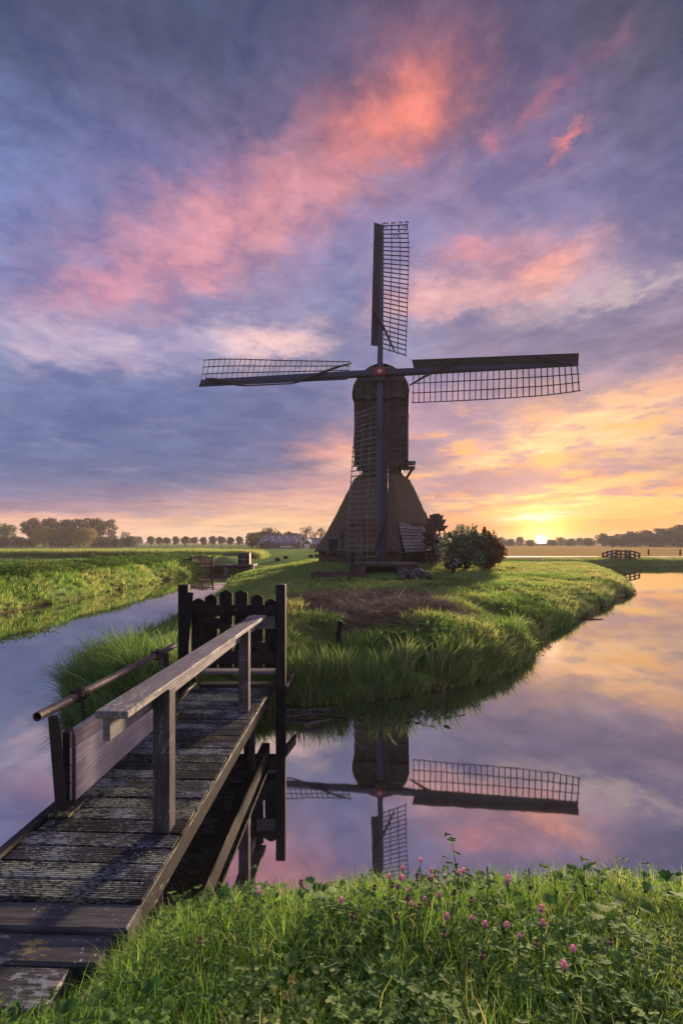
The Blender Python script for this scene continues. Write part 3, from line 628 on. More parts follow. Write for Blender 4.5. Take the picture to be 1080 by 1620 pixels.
for i, (r, s_) in enumerate(spots):
    p = mw @ (RM @ Vector((s_, r, -.17 - s_*math.sin(twist(r))*1.0))); o = link('bird', bird_me)
    o.location = p + Vector((0, 0, .03)); o.rotation_euler = (0, 0, random.uniform(0, 6.3)); o.scale = (.85,)*3
    row = [q for q in spots if q[0] == r]; k_ = sorted(row).index((r, s_)); rn = {12.8: 'on the topmost lath', 12.42: 'on the second lath', 12.04: 'on the third lath', 11.67: 'on the fourth lath'}[r]
    tag(o, f'{BO[k_]} dark bird from the left perched {rn} of the upright sail', 'bird', 'birds perched on the sail')

# ================================================================== near footbridge
TH = R(-2.0); BX, BY = -1.69, 2.74; DZ = .55                       # local y runs along the deck
fb = thing('footbridge', 'weathered plank footbridge with single handrail crossing the water to the dark gate', 'footbridge', (BX, BY, 0), TH)
NG = 8
def plank_mesh(seed):
    rg = random.Random(seed); prof = []; w = .141
    for g in range(NG):
        a = -w/2 + w*g/NG; s_ = w/NG; prof += [(a+.0015, 0), (a+s_*.62, 0), (a+s_*.68, -.005), (a+s_*.97, -.005)]
    prof = [(-w/2, -.045)] + prof + [(w/2, -.005), (w/2, -.045)]
    n = len(prof); x0, x1 = -.525 + rg.uniform(-.012,.008), .525 + rg.uniform(-.008,.012)
    m = MB(); m.add([(x0, y, z) for y, z in prof] + [(x1, y, z) for y, z in prof], [tuple(range(n)), tuple(range(2*n-1, n-1, -1))] + [(i, i+n, (i+1) % n+n, (i+1) % n) for i in range(n)])
    return m.mesh('plank', M_DECK)
pms = [plank_mesh(i) for i in range(4)]
for i in range(26):
    o = link('plank', pms[i % 4], fb); o.location = (random.uniform(-.006,.006), .13 + i*.158, DZ + random.uniform(-.004,.004)); o.rotation_euler = (random.uniform(-.01,.01), random.uniform(-.006,.006), random.uniform(-.006,.006))
for y0, y1, z in ((-.15,.035,DZ-.012),(-.345,-.16,DZ-.03),(-.58,-.355,DZ-.034),(-.80,-.592,DZ-.040)):
    MB().box(-1.0 if y0 < -.16 else -.66, {-.15: .55, -.345: .50, -.58: .38}.get(y0, .16), y0, y1, z-.09, z).build('sleeper', M_SLAB, fb, .012)
for x in (-.44, .44): MB().box(x-.06, x+.06, -.1, 4.3, DZ-.25, DZ-.05).build('stringer', M_BEAM, fb, .01)
MB().box(.527, .55, .0, 4.22, DZ-.045, DZ-.018).build('fascia', M_TARRED, fb, .006)
MB().box(-.62, -.535, -.5, .95, DZ-.16, DZ+.02).build('kerb_beam', M_BEAM, fb, .012)
MB().box(-.60, -.535, 2.6, 4.2, DZ-.12, DZ+.05).build('kerb_beam', M_BEAM, fb, .012)
for y in (.55, 3.5):
    for x in (-.38, .38): MB().tube([(x, y, -.5), (x, y, DZ-.25)], .075, 10).build('pile', M_BEAM, fb)
for i, y in enumerate((.73, 3.17)): MB().box(.335, .455, y-.06, y+.06, DZ+.004, DZ+1.02).build('rail_post', M_POST, fb, .008)
# handrail: a cap board and a board on edge below it, kinked at the posts
RZ = DZ + 1.02
MB().bar((.335, .10, RZ+.022), (.41, 3.95, RZ+.022), .20, .045).build('handrail_cap', M_RAIL, fb, .006)
MB().bar((.285, .14, RZ-.075), (.335-.03, .73, RZ-.075), .045, .145).build('handrail_board', M_RAIL, fb, .004)
MB().bar((.308, .73, RZ-.075), (.355, 3.9, RZ-.075), .045, .145).build('handrail_board', M_RAIL, fb, .004)
# plank wall on the left side of the deck
for i in range(4): MB().box(-.50, -.455, 1.06, 3.0, DZ+.006 + i*.145, DZ+.144 + i*.145).build('side_board', M_PANEL, fb, .005)
MB().box(-.56, -.502, 1.06, 1.16, DZ-.35, DZ+.55).build('board_end_post', M_BEAM, fb, .006)
for y in (.94, 3.05):
    MB().bar((-.49, y, DZ+.01), (-.53, y-.03, DZ+.735), .075, .075).build('pole', M_IRON, fb, .01)
    MB().box(-.60, -.36, y-.13, y+.10, DZ+.008, DZ+.03).build('foot_plate', M_BEAM, fb, .005)
MB().tube([(-.415,.98,DZ+.02),(-.415,.98,DZ+.56),(-.44,.99,DZ+.61),(-.49,1.0,DZ+.60)], .014, 8).build('iron_rod', M_RUST, fb, smooth=True)
# scaffold tube chained to the poles
ip = thing('iron_pipe', 'rusty iron pipe chained along the left side of the plank footbridge', 'pipe', (BX, BY, 0), TH)
PZ = DZ + .80; pa, pb_ = Vector((-.585, .80, PZ-.03)), Vector((-.50, 3.22, PZ-.02))
mb = MB(); mb.tube([pa, pb_], .035, 16, False); mb.tube([pb_, pa], .029, 16, False)
ring = lambda p, r: [p + Vector((math.cos(2*math.pi*k/16)*r, 0, math.sin(2*math.pi*k/16)*r)) for k in range(16)]
mb.add(ring(pa, .035) + ring(pa, .029), [(k, (k+1) % 16, 16+(k+1) % 16, 16+k) for k in range(16)]); mb.build('tube', M_RUST, ip, smooth=True)
def chain_link(c, ax_, up_, sc=1.):
    ax_, up_ = Vector(ax_).normalized(), Vector(up_).normalized(); pts = []
    for k in range(13):
        a = 2*math.pi*k/12; pts.append(Vector(c) + (ax_*math.cos(a)*.024 + up_*math.sin(a)*.014)*sc)
    return MB().tube(pts, .0058*sc, 6, False)
def chain_at(t, drop):
    c = pa.lerp(pb_, t); k = 0
    for w in range(3):
        for j in range(8):
            a = 2*math.pi*j/8 + w*.4; rad = .042 + .006*(j % 2); n_ = Vector((math.cos(a), 0, math.sin(a))); tg = Vector((-math.sin(a), .25, math.cos(a)))
            chain_link(c + n_*rad + Vector((0, (w-1)*.035 + a*.006, 0)), tg, n_ if j % 2 else Vector((0,1,0))).build('chain_link', M_IRON, ip, smooth=True)
    for j in range(drop):
        chain_link(c + Vector((.045, .01*(j % 2), -.05 - j*.034)), (0,0,1), (1,0,0) if j % 2 else (0,1,0)).build('chain_link', M_IRON, ip, smooth=True)
chain_at(.20, 6); chain_at(.80, 4)

# ================================================================== gate
GY = 7.05
gt = thing('wooden_gate', 'black tarred picket gate with arched top between square posts behind the footbridge', 'gate', (-1.6, GY, 0))
def gx_(px): return (px - 540) / F * GY + 1.6
def gz_(py): return CH - (py - 860) / F * GY
MB().box(gx_(437), gx_(452), -.07, .07, -.6, gz_(924)).build('gate_post', M_TARRED, gt, .01)
MB().box(gx_(284), gx_(299.5), -.07, .07, -.6, gz_(924.5)).build('gate_post', M_TARRED, gt, .01)
for x, y in ((313,947),(333,941),(357,934),(381,934),(406,941),(428.5,948)):
    xc = gx_(x); w = .092; zt = gz_(y)
    pk = MB().prism([(xc-w, gz_(1058)), (xc+w, gz_(1058)), (xc+w, zt-.045), (xc+.02, zt), (xc-.02, zt), (xc-w, zt-.045)], .03, .058).build('picket', M_TARRED, gt, .003)
r1 = MB().box(gx_(304), gx_(436), -.025, .028, gz_(974), gz_(957)).build('gate_rail', M_TARRED_X, gt, .004)
MB().box(gx_(310), gx_(436), -.025, .028, gz_(1050), gz_(1030)).build('gate_rail', M_TARRED_X, gt, .004)
MB().bar((gx_(326), 0, gz_(976)), (gx_(424), 0, gz_(1028)), .05, .13, (0,0,1)).build('gate_brace', M_TARRED_X, gt, .004)
for x, y in ((332,965.5),(353,966.5),(374.5,965.5),(422,966)): MB().tube([(gx_(x), -.045, gz_(y)), (gx_(x), -.02, gz_(y))], [.02,.032], 10).build('bolt', M_IRON, r1)
MB().box(gx_(322), gx_(437), -.04, .16, gz_(1066), gz_(1061)).build('sill', M_GREYX, gt, .006)
MB().box(gx_(322), gx_(437), -.20, -.05, DZ-.10, DZ+.05).build('step_board', M_BEAM, gt, .006)
MB().box(gx_(408), gx_(436.5), -.105, -.072, gz_(993), gz_(974)).build('rail_end_board', M_GREYX, gt, .004)
MB().bar((gx_(304.5), -.10, gz_(936)), (gx_(296), -.14, gz_(1036)), .10, .035, (0,1,0)).build('leaning_batten', M_TARRED, gt, .004)
MB().box(gx_(303), gx_(309), .0, .05, gz_(1100), gz_(958)).build('hanging_stile', M_TARRED, gt, .004)
MB().bar((gx_(452), .0, gz_(1094)), (gx_(460), .62, gz_(1085)), .04, .16).build('bank_board', M_BEAM, gt, .005)
# short leaning stump in the island grass
sp_ = thing('wooden_stump', 'short dark leaning wooden stump in the island grass right of the gate', 'post', (-.12, 9.3, .45))
MB().bar((0,0,-.3), (.09,.03,.66), .10, .09, (0,1,0), .09, .08).build('shaft', M_TARRED, sp_, .012)
MB().bar((.0,-.06,.40), (.17,-.05,.62), .05, .03).build('splinter', M_TARRED, sp_, .004)

# ================================================================== culvert, walls, stones by the mill
cv = thing('culvert', 'dark brick outfall culvert with flat slab top in front of the mill', 'culvert', (2.4, 28.2, .3))
def cl(px, py, Y=28.2): p = at(px, py, Y); return p - Vector((2.4, 28.2, .3))
a, b = cl(555, 893), cl(578, 893); MB().box(a.x, b.x, 0, 3.2, -.5, a.z-.02).build('pier', M_BRICK, cv, .02)
c_, d_ = cl(628, 893), cl(662, 893); MB().box(c_.x, d_.x, 0, 3.2, -.5, a.z-.02).build('pier', M_BRICK, cv, .02)
MB().box(b.x, c_.x, 1.0, 1.4, -.5, a.z-.02).build('back_wall', M_DARK, cv)  # near-black backing, shade of the opening put into its colour
MB().box(b.x, c_.x, .05, .4, a.z-.14, a.z-.02).build('lintel', M_BRICK, cv, .01)
for i in range(8):
    w = (d_.x-a.x+.12)/8; MB().box(a.x-.06+i*w+.006, a.x-.06+(i+1)*w-.006, -.08, 3.4, a.z-.018, a.z+.055+.006*(i % 3)).build('slab', M_CONC, cv, .01)
rw = thing('retaining_wall', 'low mossy brick retaining wall left of the culvert', 'wall', (-.6, 27.9, .3))
p0, p1 = at(491, 905, 27.9), at(554.5, 902, 27.9)
for i in range(7):
    w = (p1.x-p0.x)/7; MB().box(p0.x+.6+i*w+.006, p0.x+.6+(i+1)*w-.006, 0, .3, -.4, (p0.z+p1.z)/2-.3-.09+.02*math.sin(i*3)).build('wall_block', M_BRICK, rw, .01)
    MB().box(p0.x+.6+i*w+.004, p0.x+.6+(i+1)*w-.004, -.03, .33, (p0.z+p1.z)/2-.3-.06, (p0.z+p1.z)/2-.3+.02*math.sin(i*2)).build('coping', M_CONC, rw, .01)
bo = thing('mooring_post', 'short black mooring post at the left corner of the culvert slab', 'bollard', tuple(at(557, 894, 28.0)))
MB().tube([(0,0,-.3),(0,0,.42)], [.12,.11], 10).build('shaft', M_BLACK, bo); MB().tube([(0,0,.42),(0,0,.46),(0,0,.52)], [.16,.17,.10], 10).build('head', M_BLACK, bo)
stone_mes = [MB().blob((0,0,0), (1,.85,.75), s_, 6, 9, .16).mesh('stone', M_STONE, smooth=True) for s_ in range(5)]
def stone_heap(name, label, c, rx, ry, hgt, n, size, seed):
    t = thing(name, label, 'stone heap', c); rg = random.Random(seed); k = 0
    while k < n:
        x, y = rg.uniform(-1,1), rg.uniform(-1,1); q = x*x+y*y
        if q > 1: continue
        z = hgt*math.sqrt(max(0, 1-q))*rg.uniform(.75, 1.); o = link('stone', stone_mes[k % 5], t); s_ = size*rg.uniform(.7,1.3)
        o.location = (x*rx, y*ry, z); o.rotation_euler = (rg.uniform(0,6), rg.uniform(0,6), rg.uniform(0,6)); o.scale = (s_, s_*rg.uniform(.8,1.1), s_*rg.uniform(.7,1)); k += 1
stone_heap('stone_heap', 'long heap of dark wet boulders right of the culvert mouth', (3.98, 26.6, .66), .95, .45, .46, 75, .16, 4)
# pale board fence between wheel and bush
fn = thing('board_fence', 'short pale board fence between the scoop wheel and the bush', 'fence', (6.0, 33.2, 1.2))
fx0, fx1 = at(673, 880, 33.2).x-6, at(694, 880, 33.2).x-6
for i in range(4): MB().box(fx0, fx1, -.03, 0, .06+i*.27, .22+i*.27).build('fence_board', M_GREYPLANK, fn, .005)
for x in (fx0+.05, (fx0+fx1)/2, fx1-.05): MB().box(x-.05, x+.05, .002, .1, -.4, 1.12).build('fence_post', M_GREYX, fn, .005)

# ================================================================== trees and bushes
def leaf_cloud(cents, rads, n, size, seed, flat=.75, fill=.55):
    """n leaf-clump quads spread through a set of uneven lobes"""
    rg = np.random.default_rng(seed); cents = np.asarray(cents, float); rads = np.asarray(rads, float)
    if rads.ndim == 1: rads = np.stack([rads, rads, rads*flat], 1)
    w = rads.prod(1)**(2/3); pick = rg.choice(len(cents), n, p=w/w.sum())
    d = rg.normal(size=(n,3)); d /= np.linalg.norm(d, axis=1)[:,None]
    rr = fill + (1-fill)*rg.random(n)**.6; rr *= 1 + .16*rg.normal(size=n)
    P = cents[pick] + d*rr[:,None]*rads[pick]
    nrm = d + rg.normal(size=(n,3))*.7; nrm /= np.linalg.norm(nrm, axis=1)[:,None]
    a = np.cross(nrm, rg.normal(size=(n,3))); a /= np.linalg.norm(a, axis=1)[:,None]; b = np.cross(nrm, a)
    s_ = size*(.55+.9*rg.random(n))[:,None]; e = (.45+.3*rg.random(n))[:,None]
    V = np.stack([P-a*s_, P+b*s_*e+nrm*s_*.15, P+a*s_, P-b*s_*e+nrm*s_*.15], 1).reshape(-1,3)
    sh = np.repeat(np.clip(.5 + .22*rg.normal(size=n) + .35*(vn(P[:,0]*1., P[:,2]*1.3, 1.3*size*3, 4)-.5), 0, 1), 4)
    return V, np.arange(4*n).reshape(-1,4), sh
def leaf_mesh(name, data, mat):
    V, Fq, sh = data; me = np_mesh(name, V, Fq, mat); a = me.attributes.new('shade', 'FLOAT', 'POINT'); a.data.foreach_set('value', sh.astype(np.float32)); return me
def tree_parts(h, wd, trunk, kind, n, leaf, mat, seed):
    rg = random.Random(seed); m = MB(); cents = []; rads = []
    tr = .03*h*(.7 if kind == 'sparse' else 1)
    m.tube([(0,0,-.3),(rg.uniform(-.02,.02)*h,0,h*.2),(rg.uniform(-.03,.03)*h,rg.uniform(-.02,.02)*h,h*.5),(rg.uniform(-.04,.04)*h,0,h*.86)], [tr*1.25, tr, tr*.6, tr*.15], 7)
    nl = {'round':9,'oval':10,'wide':12,'sparse':11,'tall':12}[kind]
    for i in range(nl):
        t = (i+.5)/nl; ph = i*2.4 + rg.uniform(-.4,.4); z0 = h*(trunk + (1-trunk)*t*.75)
        if kind == 'round': prof = math.sin(math.pi*(.15+.75*t))
        elif kind == 'tall': prof = .62+.5*math.sin(math.pi*min(1,t*1.05))
        else: prof = .5+.6*math.sin(math.pi*(.1+.8*t))
        rr = wd*.5*prof*rg.uniform(.55,.8); e = Vector((math.cos(ph)*rr, math.sin(ph)*rr, z0 + h*.10*rg.uniform(.4,1.1)))
        m.tube([(0,0,z0-h*.12),(e.x*.5,e.y*.5,(z0*1.2+e.z*.8)/2-h*.03),e], [tr*.5,tr*.3,tr*.1], 5, False)
        cents.append(e); rads.append(wd*rg.uniform(.17,.27)*(.8 if kind == 'sparse' else 1.1))
    cents.append((0,0,h*.82)); rads.append(wd*.24)
    if kind in ('round','oval','wide'): cents.append((0,0,h*(trunk+.5*(1-trunk)))); rads.append(wd*.36)
    V, Fq, sh = leaf_cloud(cents, rads, n, leaf, seed, .85, .35 if kind == 'sparse' else .5)
    V[:,2] = np.minimum(V[:,2], h*1.02); return m.mesh('trunk', M_BARK), leaf_mesh('crown', (V, Fq, sh), mat)
MT_BROWN = mat_tree('autumn_brown_leaves', (.22,.16,.09), (.11,.09,.055)); MT_YEL = mat_tree('yellow_leaves', (.46,.37,.08), (.30,.25,.06))
MT_DK = mat_tree('dark_leaves', (.13,.14,.065), (.07,.08,.04)); MT_GR = mat_tree('green_leaves', (.16,.20,.065), (.09,.115,.04))
MT_PALE = mat_tree('pale_leaves', (.22,.23,.10), (.13,.14,.06)); MT_WILLOW = mat_tree('willow_leaves', (.32,.38,.22), (.16,.20,.11)); MT_RUSTB = mat_tree('reddish_leaves', (.27,.16,.085), (.13,.08,.045))
PR = {}
def proto(key, *a):
    if key not in PR: PR[key] = tree_parts(*a)
    return PR[key]
def put_tree(name, label, loc, key, sc, rz, group=None, cat='tree', sz=1.):
    tm, cm = PR[key]; t = thing(name, label, cat, loc, rz, group)
    for nm, me in (('trunk', tm), ('crown', cm)): o = link(nm, me, t); o.scale = (sc, sc, sc*sz)
    return t
proto('tall_a', 14, 9, .25, 'tall', 2600, .42, MT_BROWN, 1); proto('tall_b', 14, 8, .22, 'tall', 2200, .42, MT_BROWN, 2); proto('tall_c', 13, 9, .3, 'sparse', 1300, .36, MT_BROWN, 3)
proto('yel', 8.6, 9, .12, 'wide', 2600, .34, MT_YEL, 4); proto('pale', 11, 8, .3, 'oval', 1500, .4, MT_PALE, 5); proto('bushy', 5, 7, .05, 'wide', 1500, .34, MT_DK, 6)
proto('linden_a', 5.4, 4.8, .3, 'round', 1300, .26, MT_DK, 7); proto('linden_b', 5.4, 4.6, .3, 'round', 1300, .26, MT_RUSTB, 8)
proto('sparse', 8, 6, .25, 'sparse', 700, .24, MT_BROWN, 9); proto('green', 6, 5, .12, 'oval', 1500, .26, MT_GR, 10); proto('small', 4.5, 4, .2, 'oval', 900, .24, MT_PALE, 11)
def base(px, Y, z=None): x = (px-540)/F*Y; return (x, Y, float(height(np.array([x]), np.array([float(Y)]))[0]) - .05)
GV = 'trees of the grove beyond the western field'
for (px, Y, key, sc, nm, lb) in [
    (52, 226, 'tall_a', 1.0, 'poplar', 'tall brown tree behind the gap at the left end of the grove'),
    (80, 228, 'tall_b', 1.0, 'poplar', 'tall brown tree directly behind the left yellow tree'),
    (104, 227, 'tall_b', .96, 'poplar', 'tall dark tree between the two yellow trees of the grove'),
    (126, 230, 'tall_a', .98, 'poplar', 'tall brown tree above the right yellow tree'),
    (148, 226, 'tall_a', 1.0, 'poplar', 'tall brown tree just right of the right yellow tree'),
    (172, 224, 'tall_c', 1.03, 'poplar', 'open branched tall tree at the right end of the grove'),
    (12, 224, 'pale', 1.0, 'willow', 'pale green tree at the left edge of the grove'),
    (-18, 226, 'tall_a', .9, 'poplar', 'tall tree cut by the left picture edge'),
    (70, 206, 'yel', 1.05, 'yellow_tree', 'round yellow tree in front of the grove, the left one'),
    (134, 207, 'yel', .98, 'yellow_tree', 'round yellow tree in front of the grove, the right one'),
    (98, 212, 'pale', .8, 'willow', 'olive tree standing between the two yellow trees'),
    (200, 232, 'sparse', .95, 'round_tree', 'small round tree alone between the grove and the clipped row')]:
    put_tree(nm, lb, base(px, Y), key, sc, px*.37, GV)
for i, px in enumerate((4, 28, 50, 92, 110, 150, 163, 178, 192, 206)):
    o = ('first','second','third','fourth','fifth','sixth','seventh','eighth','ninth','tenth')[i]
    put_tree('shrub', f'{o} dark shrub from the left in the undergrowth at the foot of the grove', base(px, 204 + (i % 3)*5), 'bushy', .85 + .12*math.sin(i*2.2), i*1.1, 'shrubs under the grove', 'shrub')
_T = ['first','second','third','fourth','fifth','sixth','seventh','eighth','ninth']
ORD = ['first','second','third','fourth','fifth','sixth','seventh','eighth','ninth','tenth','eleventh','twelfth','thirteenth','fourteenth','fifteenth','sixteenth','seventeenth','eighteenth','nineteenth','twentieth'] + ['twenty-' + q for q in _T]
for i, px in enumerate((219, 238, 252.5, 265, 279, 294, 307, 321.5, 336, 350.5, 365, 379.5)):
    put_tree('clipped_tree', f'{ORD[i]} tree from the left in the distant row of round clipped trees', base(px, 262 - i*2), 'linden_a' if i % 3 else 'linden_b', .98 + .06*math.sin(i*1.7), i*.9, 'row of round clipped trees')
for (px, Y, key, sc, nm, lb) in [(399, 168, 'green', .95, 'green_tree', 'dense green tree at the left end of the dark barn'), (407, 184, 'green', 1.05, 'green_tree', 'green tree rising behind the left end of the barn roof'),
    (418, 190, 'small', 1.5, 'thin_tree', 'thin pale tree behind the left part of the barn roof'), (428, 188, 'small', 1.75, 'thin_tree', 'taller thin tree behind the middle of the barn roof'), (441, 192, 'green', 1.05, 'green_tree', 'small green tree behind the barn ridge right of the middle'),
    (457, 188, 'green', 1.1, 'green_tree', 'broad green tree behind the right part of the barn ridge'), (466, 194, 'small', 1.35, 'thin_tree', 'small pale tree behind the barn gable'),
    (484, 200, 'sparse', 1.12, 'bare_tree', 'open branched tree behind the white shed roof'), (507, 200, 'sparse', 1.08, 'bare_tree', 'open branched tree touching the left slope of the mill thatch'),
    (424, 160, 'small', .62, 'sapling', 'yellowish sapling before the front wall of the barn'), (727, 120, 'sparse', .86, 'round_tree', 'grey round tree standing behind the big bush')]:
    put_tree(nm, lb, base(px, Y), key, sc, px*.21)
RG = 'trees along the misty eastern horizon'
lst = [(792, 340, 'green', 1.0), (806, 345, 'bushy', .9), (822, 338, 'small', 1.3), (838, 350, 'bushy', .8), (872, 352, 'bushy', .85), (886, 346, 'small', 1.3), (902, 350, 'bushy', .95), (916, 345, 'small', 1.2), (930, 330, 'bushy', 1.0),
       (952, 280, 'green', 1.02), (966, 290, 'bushy', .95), (982, 284, 'bushy', 1.1), (998, 280, 'tall_c', .55), (1004, 276, 'bushy', 1.2), (1014, 282, 'sparse', .95), (1026, 278, 'tall_b', .52), (1044, 272, 'tall_a', .58), (1046, 266, 'bushy', 1.2), (1062, 270, 'tall_b', .6), (1076, 262, 'tall_a', .66), (1098, 262, 'tall_a', .75), (1032, 268, 'bushy', 1.1), (1066, 262, 'bushy', 1.25), (1090, 258, 'bushy', 1.3)]
lst.sort(); names = {'bushy': ('shrub', 'low shrub'), 'green': ('round_tree', 'round tree'), 'small': ('thin_tree', 'thin tree'), 'sparse': ('bare_tree', 'open branched tree'), 'tall_a': ('poplar', 'tall full tree'), 'tall_b': ('poplar', 'tall narrow tree'), 'tall_c': ('poplar', 'tall open tree')}
cnt = {}
for (px, Y, key, sc) in lst:
    nm, wd_ = names[key]; sd_ = 'left of the sun' if px < 855 else 'right of the sun'; kk = (wd_, sd_); cnt[kk] = cnt.get(kk, 0) + 1
    sc *= 1.35 if px > 940 else 1.15
    put_tree(nm, f'{ORD[cnt[kk]-1]} {wd_} from the left in the misty horizon line {sd_}', base(px, Y), key, sc, px*.13, RG, 'shrub' if key == 'bushy' else 'tree')
# big bush by the mill: two plants
def bush(name, label, loc, w, d, h, n, leaf, mat, seed, stems=8, lobes=14):
    rg = random.Random(seed); t = thing(name, label, 'bush', loc); m = MB(); cents = []; rads = []
    for i in range(stems):
        a = rg.uniform(0, 6.28); e = Vector((math.cos(a)*w*.36*rg.random(), math.sin(a)*d*.36*rg.random(), h*rg.uniform(.5,.9))); m.tube([(e.x*.25, e.y*.25, -.2), (e.x*.6, e.y*.6, e.z*.5), e], [.05,.035,.012], 6, False)
    for i in range(lobes):
        a = i*2.4; q = math.sqrt((i+.5)/lobes); z = h*(.28+.55*(1-q*q*.75)*rg.uniform(.75,1.05)) if i % 2 else h*rg.uniform(.2,.5)
        cents.append((math.cos(a)*w*.36*q, math.sin(a)*d*.36*q, z)); rads.append((w*rg.uniform(.16,.22), d*rg.uniform(.17,.24), h*rg.uniform(.17,.25)))
    for i in range(34):
        a = rg.uniform(0,6.28); q = rg.uniform(.15,1.05); cents.append((math.cos(a)*w*.46*q, math.sin(a)*d*.46*q, h*rg.uniform(.66,1.10)*(1-.38*q*q))); rads.append((w*rg.uniform(.025,.06), d*rg.uniform(.025,.06), h*rg.uniform(.08,.16)))
    V, Fq, sh = leaf_cloud(cents, rads, n, leaf, seed, 1., .35); V[:,2] = np.maximum(V[:,2], .02)
    m.build('stems', M_BARK, t); link('foliage', leaf_mesh('foliage', (V, Fq, sh), mat), t)
bush('willow_bush', 'large grey green bush right of the scoop wheel, lit from behind', (8.0, 30.9, 1.0), 3.6, 3.0, 2.55, 9000, .085, MT_WILLOW, 21)
bush('leafy_bush', 'reddish green bush merging with the right side of the grey green bush', (9.3, 31.0, .95), 2.4, 2.6, 2.45, 6500, .08, MT_RUSTB, 22)
# dark rounded plant with pale heads
hy = thing('hydrangea', 'small dark rounded shrub with pale flower heads left of the big bush', 'shrub', (6.65, 28.6, .85))
MB().tube([(0,0,-.2),(.0,0,.25),(.1,0,.55)], [.16,.12,.06], 8).build('stem', M_BARK, hy)
link('foliage', leaf_mesh('foliage', leaf_cloud([(0,0,.55),(-.25,0,.45),(.25,.05,.5),(0,.1,.75)], [.33,.28,.28,.26], 1300, .06, 5), MT_DK), hy)
rg = random.Random(3); mh = mat_simple('pale_flower_heads', (.42,.36,.38), (.26,.2,.22), 9., .8, .4)
for k in range(13): a = rg.uniform(0, 6.28); q = rg.uniform(.1, .42); MB().blob((math.cos(a)*q, -abs(math.sin(a))*.32-.05, .5+rg.uniform(-.12,.42)*(1-q)), .065, k, 5, 7, .25).build('flower_head', mh, hy)

# ================================================================== left sluice, right bridge, fence, stumps
slu = thing('sluice', 'small concrete sluice with pale tube railing at the end of the canal', 'sluice', (-10.5, 44.2, 0))
MB().box(-2.4, 2.4, .1, 2.4, .50, .69).build('deck_slab', M_CONC, slu, .02)
for x in (-2.2, -.1, 2.2): MB().box(x-.22, x+.22, .0, .8, -.6, .415).build('pier', M_CONC, slu, .02)
MB().box(-2.4, 2.4, 1.4, 1.8, -.6, .42).build('back_wall', M_DARK, slu)  # near-black as well, shade under the slab put into the colour
for px in (322, 338, 354, 371, 385): x = (px-540)/F*44.2+10.5; MB().tube([(x,.2,.55),(x,.2,1.62)], .022, 6).build('rail_post', M_GREYMETAL, slu)
for z in (1.62, 1.15): MB().tube([(-2.2,.2,z),(1.95,.2,z)], .02, 6).build('rail', M_GREYMETAL, slu)
pf = thing('paling_fence', 'red brown paling fence with stepped top on the left bank beside the sluice', 'fence', (-12.6, 43.2, .4))
for i in range(13):
    x = -1.0 + i*.17; hgt = 1.00 + .20*math.sin(i/12*3.1) - (.4 if i > 9 else 0)*(i-9)/3; MB().box(x, x+.12, -.02, .02, .1 if i > 2 else -.3, hgt).build('pale', M_FENCEBROWN, pf)
for z in (.35, .9): MB().box(-1.0, 1.15, .021, .07, z, z+.1).build('fence_rail', M_FENCEBROWN, pf)
for x in (-.9, .1, 1.05): MB().box(x-.06, x+.06, .071, .19, -.5, 1.2).build('fence_post', M_FENCEBROWN, pf)
bc = thing('control_cabinet', 'black box with an orange edge at the right end of the sluice railing', 'cabinet', (-9.1, 45.2, .68))
MB().box(-.55, .42, -.3, .3, 0, 1.02).build('housing', M_BLACK, bc, .02); MB().box(.421, .55, -.32, .32, 0, 1.05).build('orange_panel', M_ORANGE, bc, .01); MB().box(-.6, .56, -.34, .34, 1.051, 1.10).build('lid', M_CONC, bc, .01)
lg = thing('drift_log', 'thin dark log lying on the bank left of the paling fence', 'log', (-14.1, 43.0, 1.06)); MB().tube([(-.6,0,.08),(.2,.05,.12),(.75,0,.16)], [.07,.08,.06], 7).build('trunk_piece', M_BARK, lg)
rb = thing('arched_bridge', 'small arched wooden bridge with post railings on the far pond bank', 'bridge', (33.3, 57.5, .75), R(6))
for s_ in (-1, 1):
    pr = None
    for i in range(7):
        x = -1.75 + i*3.5/6; z = .34*(1-(x/1.75)**2); MB().box(x-.075, x+.075, s_*.8-.075, s_*.8+.075, z-.6, z+.78).build('post', M_FENCEBROWN, rb, .01)
        if pr:
            for hz in (.28, .66): MB().bar((pr[0], s_*.8-.1, pr[1]+hz), (x, s_*.8-.1, z+hz), .05, .15).build('rail', M_FENCEBROWN, rb)
        pr = (x, z)
for i in range(18): x = -1.75 + i*.2; z = .34*(1-(x/1.75)**2); MB().box(x, x+.18, -.95, .95, z-.06, z).build('plank', M_FENCEBROWN, rb)
wp = thing('marker_post', 'white marker post behind the arched bridge', 'post', base(963, 62)); MB().box(-.38, .38, -.12, .12, -.2, .95).build('board', M_WHITE, wp, .03); MB().box(-.42, .42, -.15, .15, .951, 1.02).build('top', M_WHITE, wp, .01)
ff = thing('wire_fence', 'farm fence of dark posts and rails in the right meadow', 'fence', base(1050, 74))
fxs = [(px-1050)/F*74 for px in (1025, 1075, 1125)]
for x in fxs: MB().box(x-.09, x+.09, -.09, .09, -.3, 1.0).build('post', M_BARK, ff, .02)
for z in (.4, .82): MB().tube([(fxs[0],-.14,z),(fxs[1],-.14,z),(fxs[2],-.14,z)], .016, 5).build('wire', M_BARK, ff)
for (px, py, lb) in ((439,884,'dark square tree stump left in the pasture, nearest the cabinet'),(452,881.5,'flat dark tree stump in the pasture below the parked car'),(469,886,'flat tree stump nearest the retaining wall in the pasture'),(492,879,'dark tree stump closest to the mill thatch'),(501,877,'pale small tree stump hard by the mill corner')):
    Yd = 1.62*F/(py-860); b_ = base(px, min(Yd, 62)); t = thing('tree_stump', lb, 'stump', b_, 0, 'stumps in the pasture')
    MB().tube([(0,0,-.1),(0,0,.2),(.03,0,.42)], [.36,.30,.27], 9).build('stump_wood', M_BARK, t, .02)
